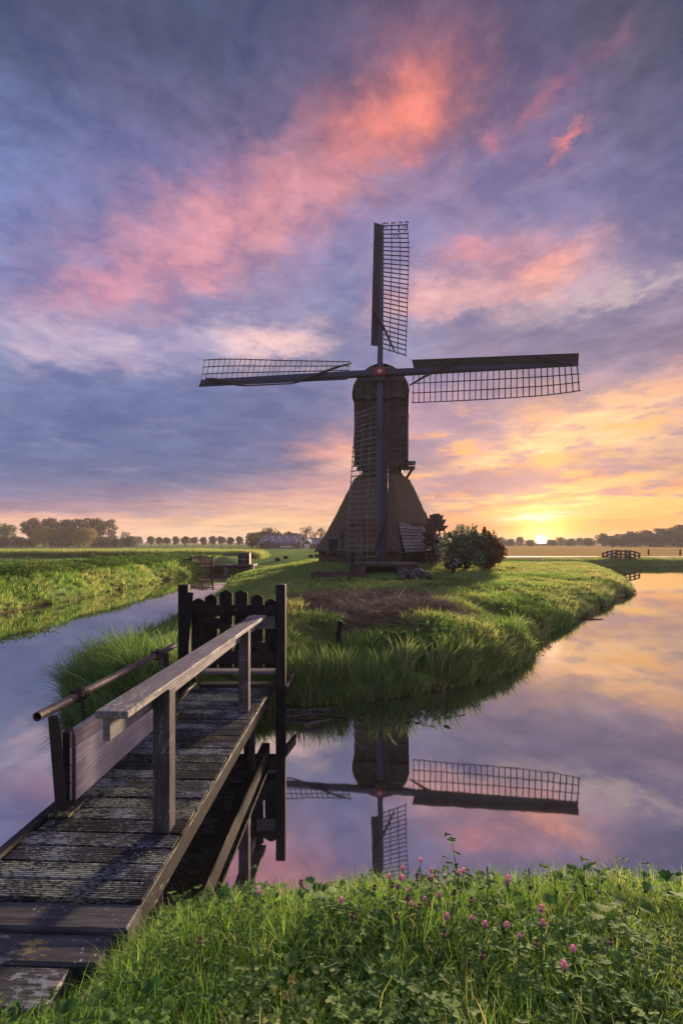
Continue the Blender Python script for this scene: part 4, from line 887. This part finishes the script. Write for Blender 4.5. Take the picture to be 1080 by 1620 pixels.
# floating leaf pad and twigs
pd = MB()
for k in range(7): a = k*.9; pd.blob((math.cos(a)*.22, math.sin(a)*.1, .012), (.17,.10,.014), k, 5, 9, .2)
o = pd.build('floating_leaves', MT_RUSTB); o.location = (8.6, 16.6, 0); tag(o, 'small raft of brown leaves floating on the pond below the sunrise', 'leaves')
dr = thing('driftwood', 'pale broken reeds and sticks floating beside the right gate post', 'driftwood', (-.65, 7.15, .02))
rg = random.Random(5)
for k in range(9):
    a = rg.uniform(-.5,.7); L = rg.uniform(.25,.6); x, y = rg.uniform(-.15,.35), rg.uniform(-.35,.3); MB().tube([(x-L/2*math.cos(a), y-L/2*math.sin(a), .012), (x, y, .03), (x+L/2*math.cos(a), y+L/2*math.sin(a), .02)], [.009,.014,.008], 6).build('stick', M_RUST, dr)

# ================================================================== barns and the parked car
def barn(name, label, cx, Y, L, D_, wall, rise, rz, wallm, gablem, sky=False, pale=False):
    z = float(height(np.array([cx]), np.array([float(Y)]))[0]); t = thing(name, label, 'barn', (cx, Y, z-.05), rz); h, d = L/2, D_/2
    nn = int(L/.6)
    MB().box(-h, h, -d, d, 0, wall).build('wall', wallm, t)
    for s_ in (-1, 1): MB().add([(s_*h,-d,wall),(s_*h,d,wall),(s_*h,0,wall+rise),(s_*(h-.2),-d,wall),(s_*(h-.2),d,wall),(s_*(h-.2),0,wall+rise)], [(0,1,2),(3,5,4),(0,2,5,3),(1,4,5,2),(0,3,4,1)]).build('gable', gablem, t)
    k = (rise)/d; o_ = .35
    for s_ in (-1, 1):
        rf = MB().bar((-h-.25, s_*(d+o_)/2, wall+rise-(d+o_)/2*k+.08), (h+.25, s_*(d+o_)/2, wall+rise-(d+o_)/2*k+.08), math.hypot(d+o_, (d+o_)*k), .12, (0, s_*k, 1)).build('roof_slope', M_ROOF, t)
        for e in (-1, 1): MB().bar((e*(h+.29), 0, wall+rise+.1), (e*(h+.29), s_*(d+o_), wall-o_*k+.1), .08, .34).build('barge_board', M_WHITE, t)
        if sky and s_ == -1:
            for i in range(9):
                u = -h + L*(i*.105+.12); v = (.30 if i % 2 else .62)*d; zz = wall+rise-v*k+.16
                MB().bar((u-.42, -v, zz), (u+.42, -v, zz), .8, .06, (0, -k, 1)).build('skylight', M_WHITE, rf)
    MB().box(-h-.25, h+.25, -.15, .15, wall+rise+.13, wall+rise+.22).build('ridge', M_ROOF, t)
    return t
t = barn('barn', 'long dark barn with grey roof and rows of white skylights', -20.6, 172, 15., 9., 1.9, 2.7, R(-26), M_BARNWALL, M_BARNBRICK, True)
MB().box(7.502, 7.56, -1.5, .3, 0, 3.0).build('gable_door', M_WHITE, t); MB().box(7.502, 7.56, 2.0, 2.6, 0, 1.9).build('gable_window', M_WHITE, t)
t = barn('shed', 'pale roofed shed with white boarded front between barn and mill', -9.6, 176, 9., 6., 1.8, 1.9, R(-20), M_BARNBRICK, M_WHITE)
t = barn('farmhouse', 'small gabled house with white verges close to the mill thatch', -11.3, 166, 3.6, 3., 1.7, 1.4, R(75), M_BARNBRICK, M_BARNBRICK)
MB().box(-1.862, -1.803, -.9, .9, 0, 1.55).build('white_door', M_WHITE, t)
pc = thing('parked_car', 'pale car parked before the right end of the long barn', 'car', base(454, 152), R(8))
M_CAR = mat_simple('car_paint', (.55,.55,.53), (.5,.5,.48), 2., .3, 0, spec=.6, rnd=.02); M_TYRE = mat_simple('tyre_rubber', (.02,.02,.02), None, 5., .9, 0)
MB().prism([(-2.1,.32),(2.1,.32),(2.15,.62),(2.0,.82),(1.05,.92),(.45,1.4),(-1.15,1.42),(-1.75,.95),(-2.12,.88)], -.85, .85).build('body', M_CAR, pc, .05)
MB().prism([(.92,.94),(.42,1.34),(-.3,1.36),(-.3,.94)], -.862, .862).build('window', M_GLASS, pc); MB().prism([(-.38,.94),(-.38,1.36),(-1.1,1.36),(-1.55,.96)], -.862, .862).build('window', M_GLASS, pc)
for x in (-1.3, 1.3):
    for y in (-.8, .8):
        w_ = MB().tube([(x,y-.11,.33),(x,y+.11,.33)], .33, 14).build('wheel', M_TYRE, pc); MB().tube([(x,y-.12,.33),(x,y+.12,.33)], .18, 10).build('rim', M_GREYMETAL, w_)

# ================================================================== plants: meshes, then scattered by geometry nodes
SRC = {}
def blades(n, hgt, wid, spread, lean, seed, seg=4, curl=1.):
    rg = np.random.default_rng(seed); V = []; Fq = []; sh = []
    for i in range(n):
        a = rg.uniform(0, 6.283); r = spread*math.sqrt(rg.random()); x0, y0 = r*math.cos(a), r*math.sin(a)
        h = hgt*rg.uniform(.5, 1.1); w = wid*rg.uniform(.6, 1.3); b = a + rg.normal()*.9; ln = lean*rg.uniform(.2, 1.4); tw = rg.uniform(0, 6.283); s_ = rg.random(); k0 = len(V)
        for j in range(seg+1):
            t = j/seg; out = h*ln*t**1.9*curl; z = h*t*(1 - .38*min(1.6, ln)*t*t); p = np.array([x0+math.cos(b)*out, y0+math.sin(b)*out, z])
            ww = w*(1-t**1.8)*.5 + .0004; ta = tw + .5*t; o = np.array([math.cos(ta)*ww, math.sin(ta)*ww, 0]); V += [p-o, p+o]; sh += [s_, s_]
        for j in range(seg): q = k0+2*j; Fq.append((q, q+1, q+3, q+2))
    return np.array(V), np.array(Fq), np.array(sh)
def leaf_shape(kind):
    if kind == 'lobed':
        pts = []
        for k in range(21):
            a = math.pi*(-.92 + 1.84*k/20); r = (.62+.38*math.cos(5*a*.98)**2)*(1 if abs(a) < 2.6 else .8); pts.append((r*math.cos(a), r*math.sin(a)))
    elif kind == 'oval': pts = [(math.cos(2*math.pi*k/12)*1.0+.9, math.sin(2*math.pi*k/12)*.42) for k in range(12)]
    else: pts = [(math.cos(2*math.pi*k/9)*.5+.45, math.sin(2*math.pi*k/9)*.36) for k in range(9)]
    return pts
def leaves(n, hgt, size, spread, kind, seed, tri=False):
    rg = np.random.default_rng(seed); V = []; T = []; sh = []; pts = leaf_shape(kind)
    def put(o, az_, til, sc, s_):
        k0 = len(V); ca, sa, ct, st_ = math.cos(az_), math.sin(az_), math.cos(til), math.sin(til)
        for (x, y) in [(.25,0)] + pts:
            zc = .22*abs(y) - .12*x*x; X_ = (x*ct - zc*st_)*sc; Z_ = (x*st_ + zc*ct)*sc; Y_ = y*sc
            V.append((o[0]+X_*ca-Y_*sa, o[1]+X_*sa+Y_*ca, o[2]+Z_)); sh.append(s_)
        m_ = len(pts)
        for k in range(m_): T.append((k0, k0+1+k, k0+1+(k+1) % m_))
    for i in range(n):
        a = rg.uniform(0,6.283); r = spread*math.sqrt(rg.random()); h = hgt*rg.uniform(.45,1.1); o = np.array([r*math.cos(a), r*math.sin(a), h]); s_ = rg.random()
        k0 = len(V); bx, by = o[0]*.4, o[1]*.4
        V += [(bx-.0016,by,0),(bx+.0016,by,0),(o[0],o[1]+.001,o[2])]; sh += [s_]*3; T.append((k0,k0+1,k0+2))
        if tri:
            for k in range(3): put(o, a+k*2.094+rg.normal()*.2, rg.uniform(-.1,.4), size*rg.uniform(.7,1.2), s_)
        else: put(o, a+rg.normal()*.5, rg.uniform(-.5,.5), size*rg.uniform(.6,1.2), s_)
    return np.array(V), np.array(T), np.array(sh)
def source(name, data, mat):
    V, Fq, sh = data; me = np_mesh(name, V, Fq, mat, True); a = me.attributes.new('shade', 'FLOAT', 'POINT'); a.data.foreach_set('value', sh.astype(np.float32))
    return bpy.data.objects.new(name, me)
def coll(name, objs):
    c = bpy.data.collections.new(name)
    for o in objs: c.objects.link(o)
    return c
SRC['turf'] = coll('turf_tufts', [source(f'turf_tuft_{i}', blades(34, .17, .0055, .07, .75, 30+i), M_GRASS) for i in range(4)])
SRC['fine'] = coll('fine_tufts', [source(f'fine_tuft_{i}', blades(30, .27, .0055, .06, .7, 40+i, 5), M_GRASS) for i in range(5)])
SRC['rough'] = coll('rough_tufts', [source(f'rough_tuft_{i}', blades(36, .26, .013, .17, .7, 50+i, 3), M_GRASS) for i in range(5)])
SRC['far'] = coll('far_tufts', [source(f'far_tuft_{i}', blades(40, .30, .026, .34, .6, 60+i, 2), M_GRASS) for i in range(4)])
SRC['sedge'] = coll('sedge_tufts', [source(f'sedge_tuft_{i}', blades(42, .85, .013, .13, .85, 70+i, 7), M_SEDGE) for i in range(4)])
SRC['flag'] = coll('flag_tufts', [source(f'flag_tuft_{i}', blades(22, .62, .017, .10, .42, 80+i, 5), M_SEDGE) for i in range(4)])
SRC['clover'] = coll('clover_tufts', [source(f'clover_tuft_{i}', leaves(9, .17, .020, .08, 'round', 90+i, True), M_BROAD) for i in range(3)])
SRC['mallow'] = coll('mallow_tufts', [source(f'mallow_tuft_{i}', leaves(6, .17, .034, .10, 'lobed', 95+i), M_BROAD) for i in range(3)])
SRC['herb'] = coll('herb_tufts', [source(f'herb_tuft_{i}', leaves(26, .20, .045, .22, 'oval', 100+i), M_BROAD) for i in range(3)])
SRC['straw'] = coll('straw_tufts', [source(f'straw_tuft_{i}', (lambda d: (d[0]*np.array([1.6,1.6,.20]), d[1], d[2]))(blades(34, .22, .013, .25, 1.9, 110+i, 3)), M_STRAW) for i in range(3)])
SRC['reed'] = coll('reed_tufts', [source(f'reed_tuft_{i}', blades(46, 1.05, .05, .7, .22, 120+i, 2), M_GRASS) for i in range(3)])
def scatter(name, src, P, tint, scale, label=None, tilt=.12):
    n = len(P); me = bpy.data.meshes.new(name); me.vertices.add(n); me.vertices.foreach_set('co', P.astype(np.float32).ravel())
    def attr(nm, ty, v, key='value'): a = me.attributes.new(nm, ty, 'POINT'); a.data.foreach_set(key, np.ascontiguousarray(v).ravel())
    rot = np.stack([RNG.normal(size=n)*tilt, RNG.normal(size=n)*tilt, RNG.random(n)*6.283], 1).astype(np.float32)
    attr('tint', 'FLOAT', np.clip(tint, 0, 1).astype(np.float32)); attr('size', 'FLOAT', scale.astype(np.float32)); attr('turn', 'FLOAT_VECTOR', rot, 'vector'); attr('pick', 'INT', RNG.integers(0, 100, n).astype(np.int32))
    o = link(name, me); o['kind'] = 'stuff'
    if label: o['label'] = label
    g = bpy.data.node_groups.new(name + '_scatter', 'GeometryNodeTree'); g.interface.new_socket('Geometry', in_out='INPUT', socket_type='NodeSocketGeometry'); g.interface.new_socket('Geometry', in_out='OUTPUT', socket_type='NodeSocketGeometry')
    gi, go = g.nodes.new('NodeGroupInput'), g.nodes.new('NodeGroupOutput'); ip_ = g.nodes.new('GeometryNodeInstanceOnPoints'); ci = g.nodes.new('GeometryNodeCollectionInfo')
    ci.inputs['Collection'].default_value = SRC[src]; ci.inputs['Separate Children'].default_value = True; ci.inputs['Reset Children'].default_value = True; ip_.inputs['Pick Instance'].default_value = True
    def na(nm, ty): a = g.nodes.new('GeometryNodeInputNamedAttribute'); a.data_type = ty; a.inputs[0].default_value = nm; return [q for q in a.outputs if q.enabled][0]
    g.links.new(gi.outputs[0], ip_.inputs['Points']); g.links.new(ci.outputs[0], ip_.inputs['Instance']); g.links.new(na('pick', 'INT'), ip_.inputs['Instance Index'])
    g.links.new(na('turn', 'FLOAT_VECTOR'), ip_.inputs['Rotation']); g.links.new(na('size', 'FLOAT'), ip_.inputs['Scale']); g.links.new(ip_.outputs[0], go.inputs[0])
    md = o.modifiers.new('scatter', 'NODES'); md.node_group = g; return o
def rnd_pts(x0, x1, y0, y1, n): return RNG.uniform(x0, x1, n), RNG.uniform(y0, y1, n)
def grow(name, src, x, y, keep, tint, size, jit=.3, sink=.02, label=None, tilt=.12, d=None):
    d = sdf(x, y) if d is None else d; k = keep(x, y, d); x, y, d = x[k], y[k], d[k]; z = height(x, y, d) - sink
    s_ = size(x, y, d) if callable(size) else np.full(len(x), size); s_ = s_*RNG.uniform(1-jit, 1+jit, len(x))
    t_ = tint(x, y, d) + RNG.normal(size=len(x))*.09
    return scatter(name, src, np.stack([x, y, z], 1), t_, s_, label, tilt)
def on_bridge(x, y): return (np.abs(x - (BX + (y-BY)*math.tan(-TH)*1)) < .62 - .0*y) & (y > 2.5) | ((x < -1.20 - np.maximum(0, 2.62-y)*1.0) & (x > -2.9) & (y > 2.04))
# foreground bank
x, y = rnd_pts(-2.9, 3.3, 1.25, 3.28, 9500)
grow('meadow_grass', 'fine', x, y, lambda x, y, d: (d > .02) & ~on_bridge(x, y), lambda x, y, d: .15 + .40*vn(x, y, .5, 7) + .30*sst(x, .3, 2.2)*vn(x, y, .35, 3), lambda x, y, d: .50 + .42*vn(x, y, .4, 8) - .05*sst(x, .8, 2), label='long green grass on the near bank')
x, y = rnd_pts(-2.9, 3.3, 1.25, 3.2, 2600)
grow('clover_leaves', 'clover', x, y, lambda x, y, d: (d > .05) & ~on_bridge(x, y) & (vn(x, y, .45, 12) > .42), lambda x, y, d: .25 + .4*vn(x, y, .4, 9), lambda x, y, d: .8 + .5*vn(x, y, .3, 8), label='clover leaves among the near grass')
x, y = rnd_pts(-2.2, 3.0, 1.25, 3.1, 520)
grow('mallow_leaves', 'mallow', x, y, lambda x, y, d: (d > .05) & ~on_bridge(x, y) & (vn(x, y, .5, 15) > .5), lambda x, y, d: .15 + .35*vn(x, y, .4, 9), lambda x, y, d: .7 + .5*vn(x, y, .3, 8), label='lobed leaves among the near grass')
x, y = rnd_pts(-2.6, 3.2, 1.3, 3.2, 420)
grow('dry_grass', 'fine', x, y, lambda x, y, d: (d > .02) & ~on_bridge(x, y) & (vn(x, y, .4, 44) > .45), lambda x, y, d: .92 + 0*x, lambda x, y, d: .55 + .5*vn(x, y, .3, 8), label='dead straw coloured stems among the near grass', tilt=.4)
# island
def isl(x, y, d): return (d > 0) & (y > 6) & (x > -9.2) & ~((np.abs(x+1.6) < .8) & (y < 7.4)) & ~((x > .3) & (x < 4.9) & (y > 27.9) & (y < 31.8))
x, y = rnd_pts(-8, 8, 6.6, 16, 12000)
grow('island_grass', 'rough', x, y, lambda x, y, d: isl(x, y, d) & (dirt_mask(x, y) < .3), lambda x, y, d: .36 + .50*vn(x, y, 1.3, 7) + .24*(vn(x, y, .4, 4)-.3) + .10*sst(x, 1, 4) - .08*sst(-x, 1, 4), lambda x, y, d: (.50 + .95*vn(x, y, .9, 8)**1.5)*(1-.3*sst(-x, 2, 5)), label='rough grass on the near half of the island')
x, y = rnd_pts(-9, 30, 15.5, 46, 22000)
grow('island_turf', 'far', x, y, lambda x, y, d: isl(x, y, d) & (dirt_mask(x, y) < .3) & ~((np.hypot(x-3.1, y-36.5) < 4.3)), lambda x, y, d: .42 + .35*vn(x, y, 2.2, 7) + .2*sst(x, 3, 12)*(.4+vn(x, y, 1.1, 5)), lambda x, y, d: .42 + .45*vn(x, y, 1.7, 8) - .08*sst(x, 5, 10), label='grass on the far half of the island')
x, y = rnd_pts(-2, 7, 9, 24, 900)
grow('nettle_patch', 'herb', x, y, lambda x, y, d: isl(x, y, d) & (dirt_mask(x, y) < .45) & (vn(x, y, 1.4, 21) > .60), lambda x, y, d: .2 + .4*vn(x, y, .7, 2), lambda x, y, d: 1. + .6*vn(x, y, .5, 8), label='dark green leafy herbs round the straw heap')
x, y = rnd_pts(-2.5, 5, 10, 19, 4200)
grow('cut_straw', 'straw', x, y, lambda x, y, d: dirt_mask(x, y) > .22, lambda x, y, d: .2 + .6*vn(x, y, .5, 3), lambda x, y, d: .6 + .5*vn(x, y, .5, 8), tilt=.22, label='heap of brown cut straw on the island')
# sedges along the water
x, y = rnd_pts(-7.4, -2.2, 6.6, 22, 5200)
grow('sedge', 'sedge', x, y, lambda x, y, d: (d > .0) & (d < np.where(y < 9.8, 1.0, .3)) & (x < -2.5) & ((y < 10) | (RNG.random(len(x)) < .45)), lambda x, y, d: .30 + .4*vn(x, y, .8, 7), lambda x, y, d: .62 + .45*vn(x, y, .7, 8) - .40*sst(y, 8.2, 11), tilt=.2, label='long arching sedge at the left tip of the island')
x, y = rnd_pts(-1.2, 18, 7.2, 30, 16000)
grow('bank_sedge', 'flag', x, y, lambda x, y, d: (d > -.04) & (d < .34) & (x > -1.0) & (vn(x, y, .6, 31) > .33), lambda x, y, d: .46 + .4*vn(x, y, .6, 7) + .12*sst(x, 2, 6), lambda x, y, d: .42 + .85*vn(x, y, .45, 8)**2 - .10*sst(x, 2, 8), tilt=.22, label='sword leaved sedge along the pond edge')
x, y = rnd_pts(-1.1, 5.2, 7.4, 13.5, 3600)
grow('sword_sedge', 'flag', x, y, lambda x, y, d: (d > -.05) & (d < .55) & (x > -.85) & (vn(x, y, .38, 61) > .52), lambda x, y, d: .58 + .25*vn(x, y, .5, 7), lambda x, y, d: .55 + .55*vn(x, y, .33, 8), tilt=.25, label='bright sword leaved clumps at the front edge of the island')
# left bank and beyond
x, y = rnd_pts(-27, -12.2, 12, 50, 15000)
grow('bank_grass', 'far', x, y, lambda x, y, d: (d > 0) & (y > -x*.9), lambda x, y, d: .62 - .30*sst(d, .5, 2.3) + .45*(vn(x, y, 1.5, 7)-.5) + .2*sst(d, 4, 7), lambda x, y, d: .46 + .55*vn(x, y, 1.2, 8)*(1-sst(d, 3, 5)) , label='tall grass on the left canal bank')
x, y = rnd_pts(-18, -13.2, 14, 46, 1700)
grow('bank_herbs', 'herb', x, y, lambda x, y, d: (d > 1.4) & (d < 3.4), lambda x, y, d: .3 + .35*vn(x, y, .7, 2), lambda x, y, d: 1.3 + .9*vn(x, y, .8, 8), label='leafy weeds on the crest of the left bank')
x, y = rnd_pts(-80, -10, 57, 64, 5200)
grow('reed_belt', 'reed', x, y, lambda x, y, d: d > 0, lambda x, y, d: .78 + .2*(vn(x, y, 3, 7)-.5), lambda x, y, d: .85 + .15*vn(x, y, 4, 8), .15, label='belt of yellowing reeds across the western field')
x, y = rnd_pts(24, 62, 54, 57.5, 2600)
grow('verge_grass', 'far', x, y, lambda x, y, d: (d > 0) & ~((np.abs(x-33.3) < 2.0) & (y > 56.5)), lambda x, y, d: .6 + .3*vn(x, y, 2, 7), lambda x, y, d: .6 + .3*vn(x, y, 2, 8), label='grass along the far pond bank')
# far-off woods that read as one mass in the mist
def far_wood(label, px0, px1, Y, hfun, n, mat, seed):
    rg = np.random.default_rng(seed); px = rg.uniform(px0, px1, n); yy = Y + rg.normal(size=n)*9; hh = hfun(px); z = .6 + hh*rg.random(n)**.75; x = (px-540)/F*yy; P = np.stack([x, yy, z], 1)
    nr = rg.normal(size=(n,3)); nr /= np.linalg.norm(nr, axis=1)[:,None]; a = np.cross(nr, rg.normal(size=(n,3))); a /= np.linalg.norm(a, axis=1)[:,None]; b = np.cross(nr, a); s_ = (.35+.6*rg.random(n))[:,None]
    V = np.stack([P-a*s_, P+b*s_*.7, P+a*s_, P-b*s_*.7], 1).reshape(-1,3); o = link('distant_woods', leaf_mesh('distant_woods', (V, np.arange(4*n).reshape(-1,4), np.repeat(rg.random(n), 4)), mat)); tag(o, label, kind='stuff')
nz = lambda p, s_, k: vn(p, p*0+3.3, s_, k)
far_wood('low misty woods along the eastern horizon', 770, 1180, 430, lambda p: 1.5 + 4.5*nz(p, 14, 3)*nz(p, 47, 6) + 2.5*nz(p, 5, 2)*sst(p, 860, 1000), 5200, MT_RUSTB, 3)
far_wood('low misty woods beyond the western fields', -120, 520, 520, lambda p: 2.2 + 4.*nz(p, 40, 4)*nz(p, 9, 5), 5200, MT_BROWN, 4)
# floating scraps on the canal and pond
fw = MB(); rg = random.Random(8)
for (cx_, cy_, sx_, sy_, n_) in ((-11.2, 31, 1.0, 3.5, 42), (-11.6, 22, .6, 3.0, 16), (-9.8, 40, 1.6, 2.2, 50), (.4, 7.2, 1.2, .35, 16), (-3.2, 4.6, .8, .8, 3)):
    for k in range(n_):
        x_, y_ = rg.gauss(cx_, sx_*.5), rg.gauss(cy_, sy_*.5)
        if float(sdf(np.array([x_]), np.array([y_]))[0]) > -.1: continue
        r_ = rg.uniform(.02, .05)*(1 + y_*.05); a_ = rg.uniform(0, 6.3); fw.add([(x_+r_*math.cos(a_+q)*(1 if q % 2 < 1 else .7), y_+r_*math.sin(a_+q)*.8, .006+.004*math.sin(q*2)) for q in (0,1.05,2.1,3.14,4.2,5.2)], [(0,1,2,3,4,5)])
tag(fw.build('floating_weed', mat_simple('weed', (.09,.10,.05), (.06,.06,.035), 3., 1., 0, spec=0.)), 'small leaves and weed floating on the canal and pond', kind='stuff')
# clover flowers: each a thing
def flower_head(c, r, seed, n=70):
    rg = np.random.default_rng(seed); V = []; T = []
    for i in range(n):
        t = (i+.5)/n; th = math.acos(1-1.75*t); ph = i*2.39996; d = np.array([math.sin(th)*math.cos(ph), math.sin(th)*math.sin(ph), math.cos(th)])
        b = np.cross(d, (0,0,1.)) + 1e-4; b /= np.linalg.norm(b); L = r*rg.uniform(.85,1.2); p0 = np.array(c) + d*r*.35; p1 = np.array(c) + d*L; k = len(V); w = r*.17
        V += [p0-b*w*.6, p0+b*w*.6, p1+b*w, p1-b*w]; T += [(k,k+1,k+2,k+3)]
    return np.array(V), np.array(T)
M_PINK = mat_tree('clover_pink', (.74,.44,.58), (.58,.27,.42), .5); M_FADE = mat_simple('clover_faded', (.20,.11,.085), (.10,.06,.05), 60., .9, 0); M_STEM = mat_simple('stem_green', (.08,.13,.04), None, 20., .7, 0)
def clover(px, py, Yf, faded, word, big=1.):
    p = at(px, py, Yf); zb = float(height(np.array([p.x]), np.array([Yf]))[0]); h = max(.12, p.z - zb)
    t = thing('clover_flower', f'{word} brown faded clover head from the left in the near grass' if faded else f'{word} pink clover flower from the left in the near grass', 'flower', (p.x, Yf, zb), random.uniform(0, 6.3), 'faded clover heads in the near grass' if faded else 'pink clover flowers in the near grass')
    sx = random.uniform(-.04,.04); MB().tube([(sx,.01,-.02),(sx*.6,0,h*.5),(0,0,h-.008)], [.0022,.002,.0018], 5, False).build('stem', M_STEM, t)
    V, T = flower_head((0,0,h), (.0135 if faded else .0155)*big, int(px)); link('flower_head', np_mesh('flower_head', V, T, M_FADE if faded else M_PINK), t)
    if random.random() < .7: V, T, sh = leaves(2, h*.8, .02, .02, 'round', int(px), True); link('leaf', leaf_mesh('leaf', (V, T, sh), M_BROAD), t)
PK = ((615,1386),(635,1389),(637,1373),(665,1360),(681,1376),(683,1388),(630,1403),(648,1407),(694,1416),(650,1430),(672,1422),(706,1450),(745,1452),(725,1380),(733,1377),(803,1390),(802,1399),(855,1437),(858,1460),(767,1462),(801,1463),(821,1480),(892,1526),(906,1500),(410,1412),(540,1424))
for k, (px, py) in enumerate(sorted(PK)): clover(px, py, 2.75 - (py-1360)/170*.72, False, ORD[k], random.uniform(.68, 1.12))
FD = ((476,1396),(592,1404),(620,1400),(645,1420),(663,1434),(678,1430),(718,1412),(745,1424),(626,1450),(702,1478),(763,1511),(848,1492),(988,1445),(965,1490),(660,1386),(316,1488),(557,1448))
for k, (px, py) in enumerate(sorted(FD)): clover(px, py, 2.75 - (py-1360)/170*.72, True, ORD[k])
for i, (px, py, pb) in enumerate(sorted(((923,1368,1440),(836,1374,1420),(878,1386,1440),(1018,1382,1420),(770,1372,1420)))):
    Yf = 2.7; p = at(px, py, Yf); zb = float(height(np.array([p.x]), np.array([Yf]))[0]); h = p.z - zb
    t = thing('dry_stalk', f'{ORD[i]} thin dark dried stalk from the left rising above the near grass', 'stalk', (p.x, Yf, zb), 0, 'dried stalks in the near grass')
    MB().tube([(.02,0,0),(.0,0,h*.5),(0,0,h)], [.003,.0025,.0016], 5).build('stem', M_BARK, t); MB().blob((0,0,h-.012), (.004,.004,.016), i, 5, 6, .2).build('seed_head', M_BARK, t); MB().blob((.008,0,h*.62), (.010,.009,.010), i+9, 5, 6, .3).build('bur', M_BARK, t)
tp = thing('tall_clover_shoot', 'tall leafy green shoot rising above the clover flowers', 'plant', (.62, 2.7, .55)); MB().tube([(.05,0,0),(.03,0,.2),(0,0,.37)], [.003,.0025,.0018], 5).build('stem', M_STEM, tp)
V, T, sh = leaves(9, .37, .026, .04, 'round', 77, True); link('leaf', leaf_mesh('leaf', (V, T, sh), M_BROAD), tp)

# ================================================================== morning mist
if HAZE:
    m = bpy.data.materials.new('mist'); m.use_nodes = True; n = NT(m.node_tree); n.n.remove(n.n['Principled BSDF']); pv = n.new('ShaderNodeVolumePrincipled')
    pv.inputs['Color'].default_value = (.95,.90,.88,1); pv.inputs['Density'].default_value = HAZE; pv.inputs['Anisotropy'].default_value = .0; n.l.new(pv.outputs[0], n.n['Material Output'].inputs['Volume'])
    tag(MB().box(-3600, 3600, -80, 3700, -2., 24.).build('haze', m), kind='stuff')
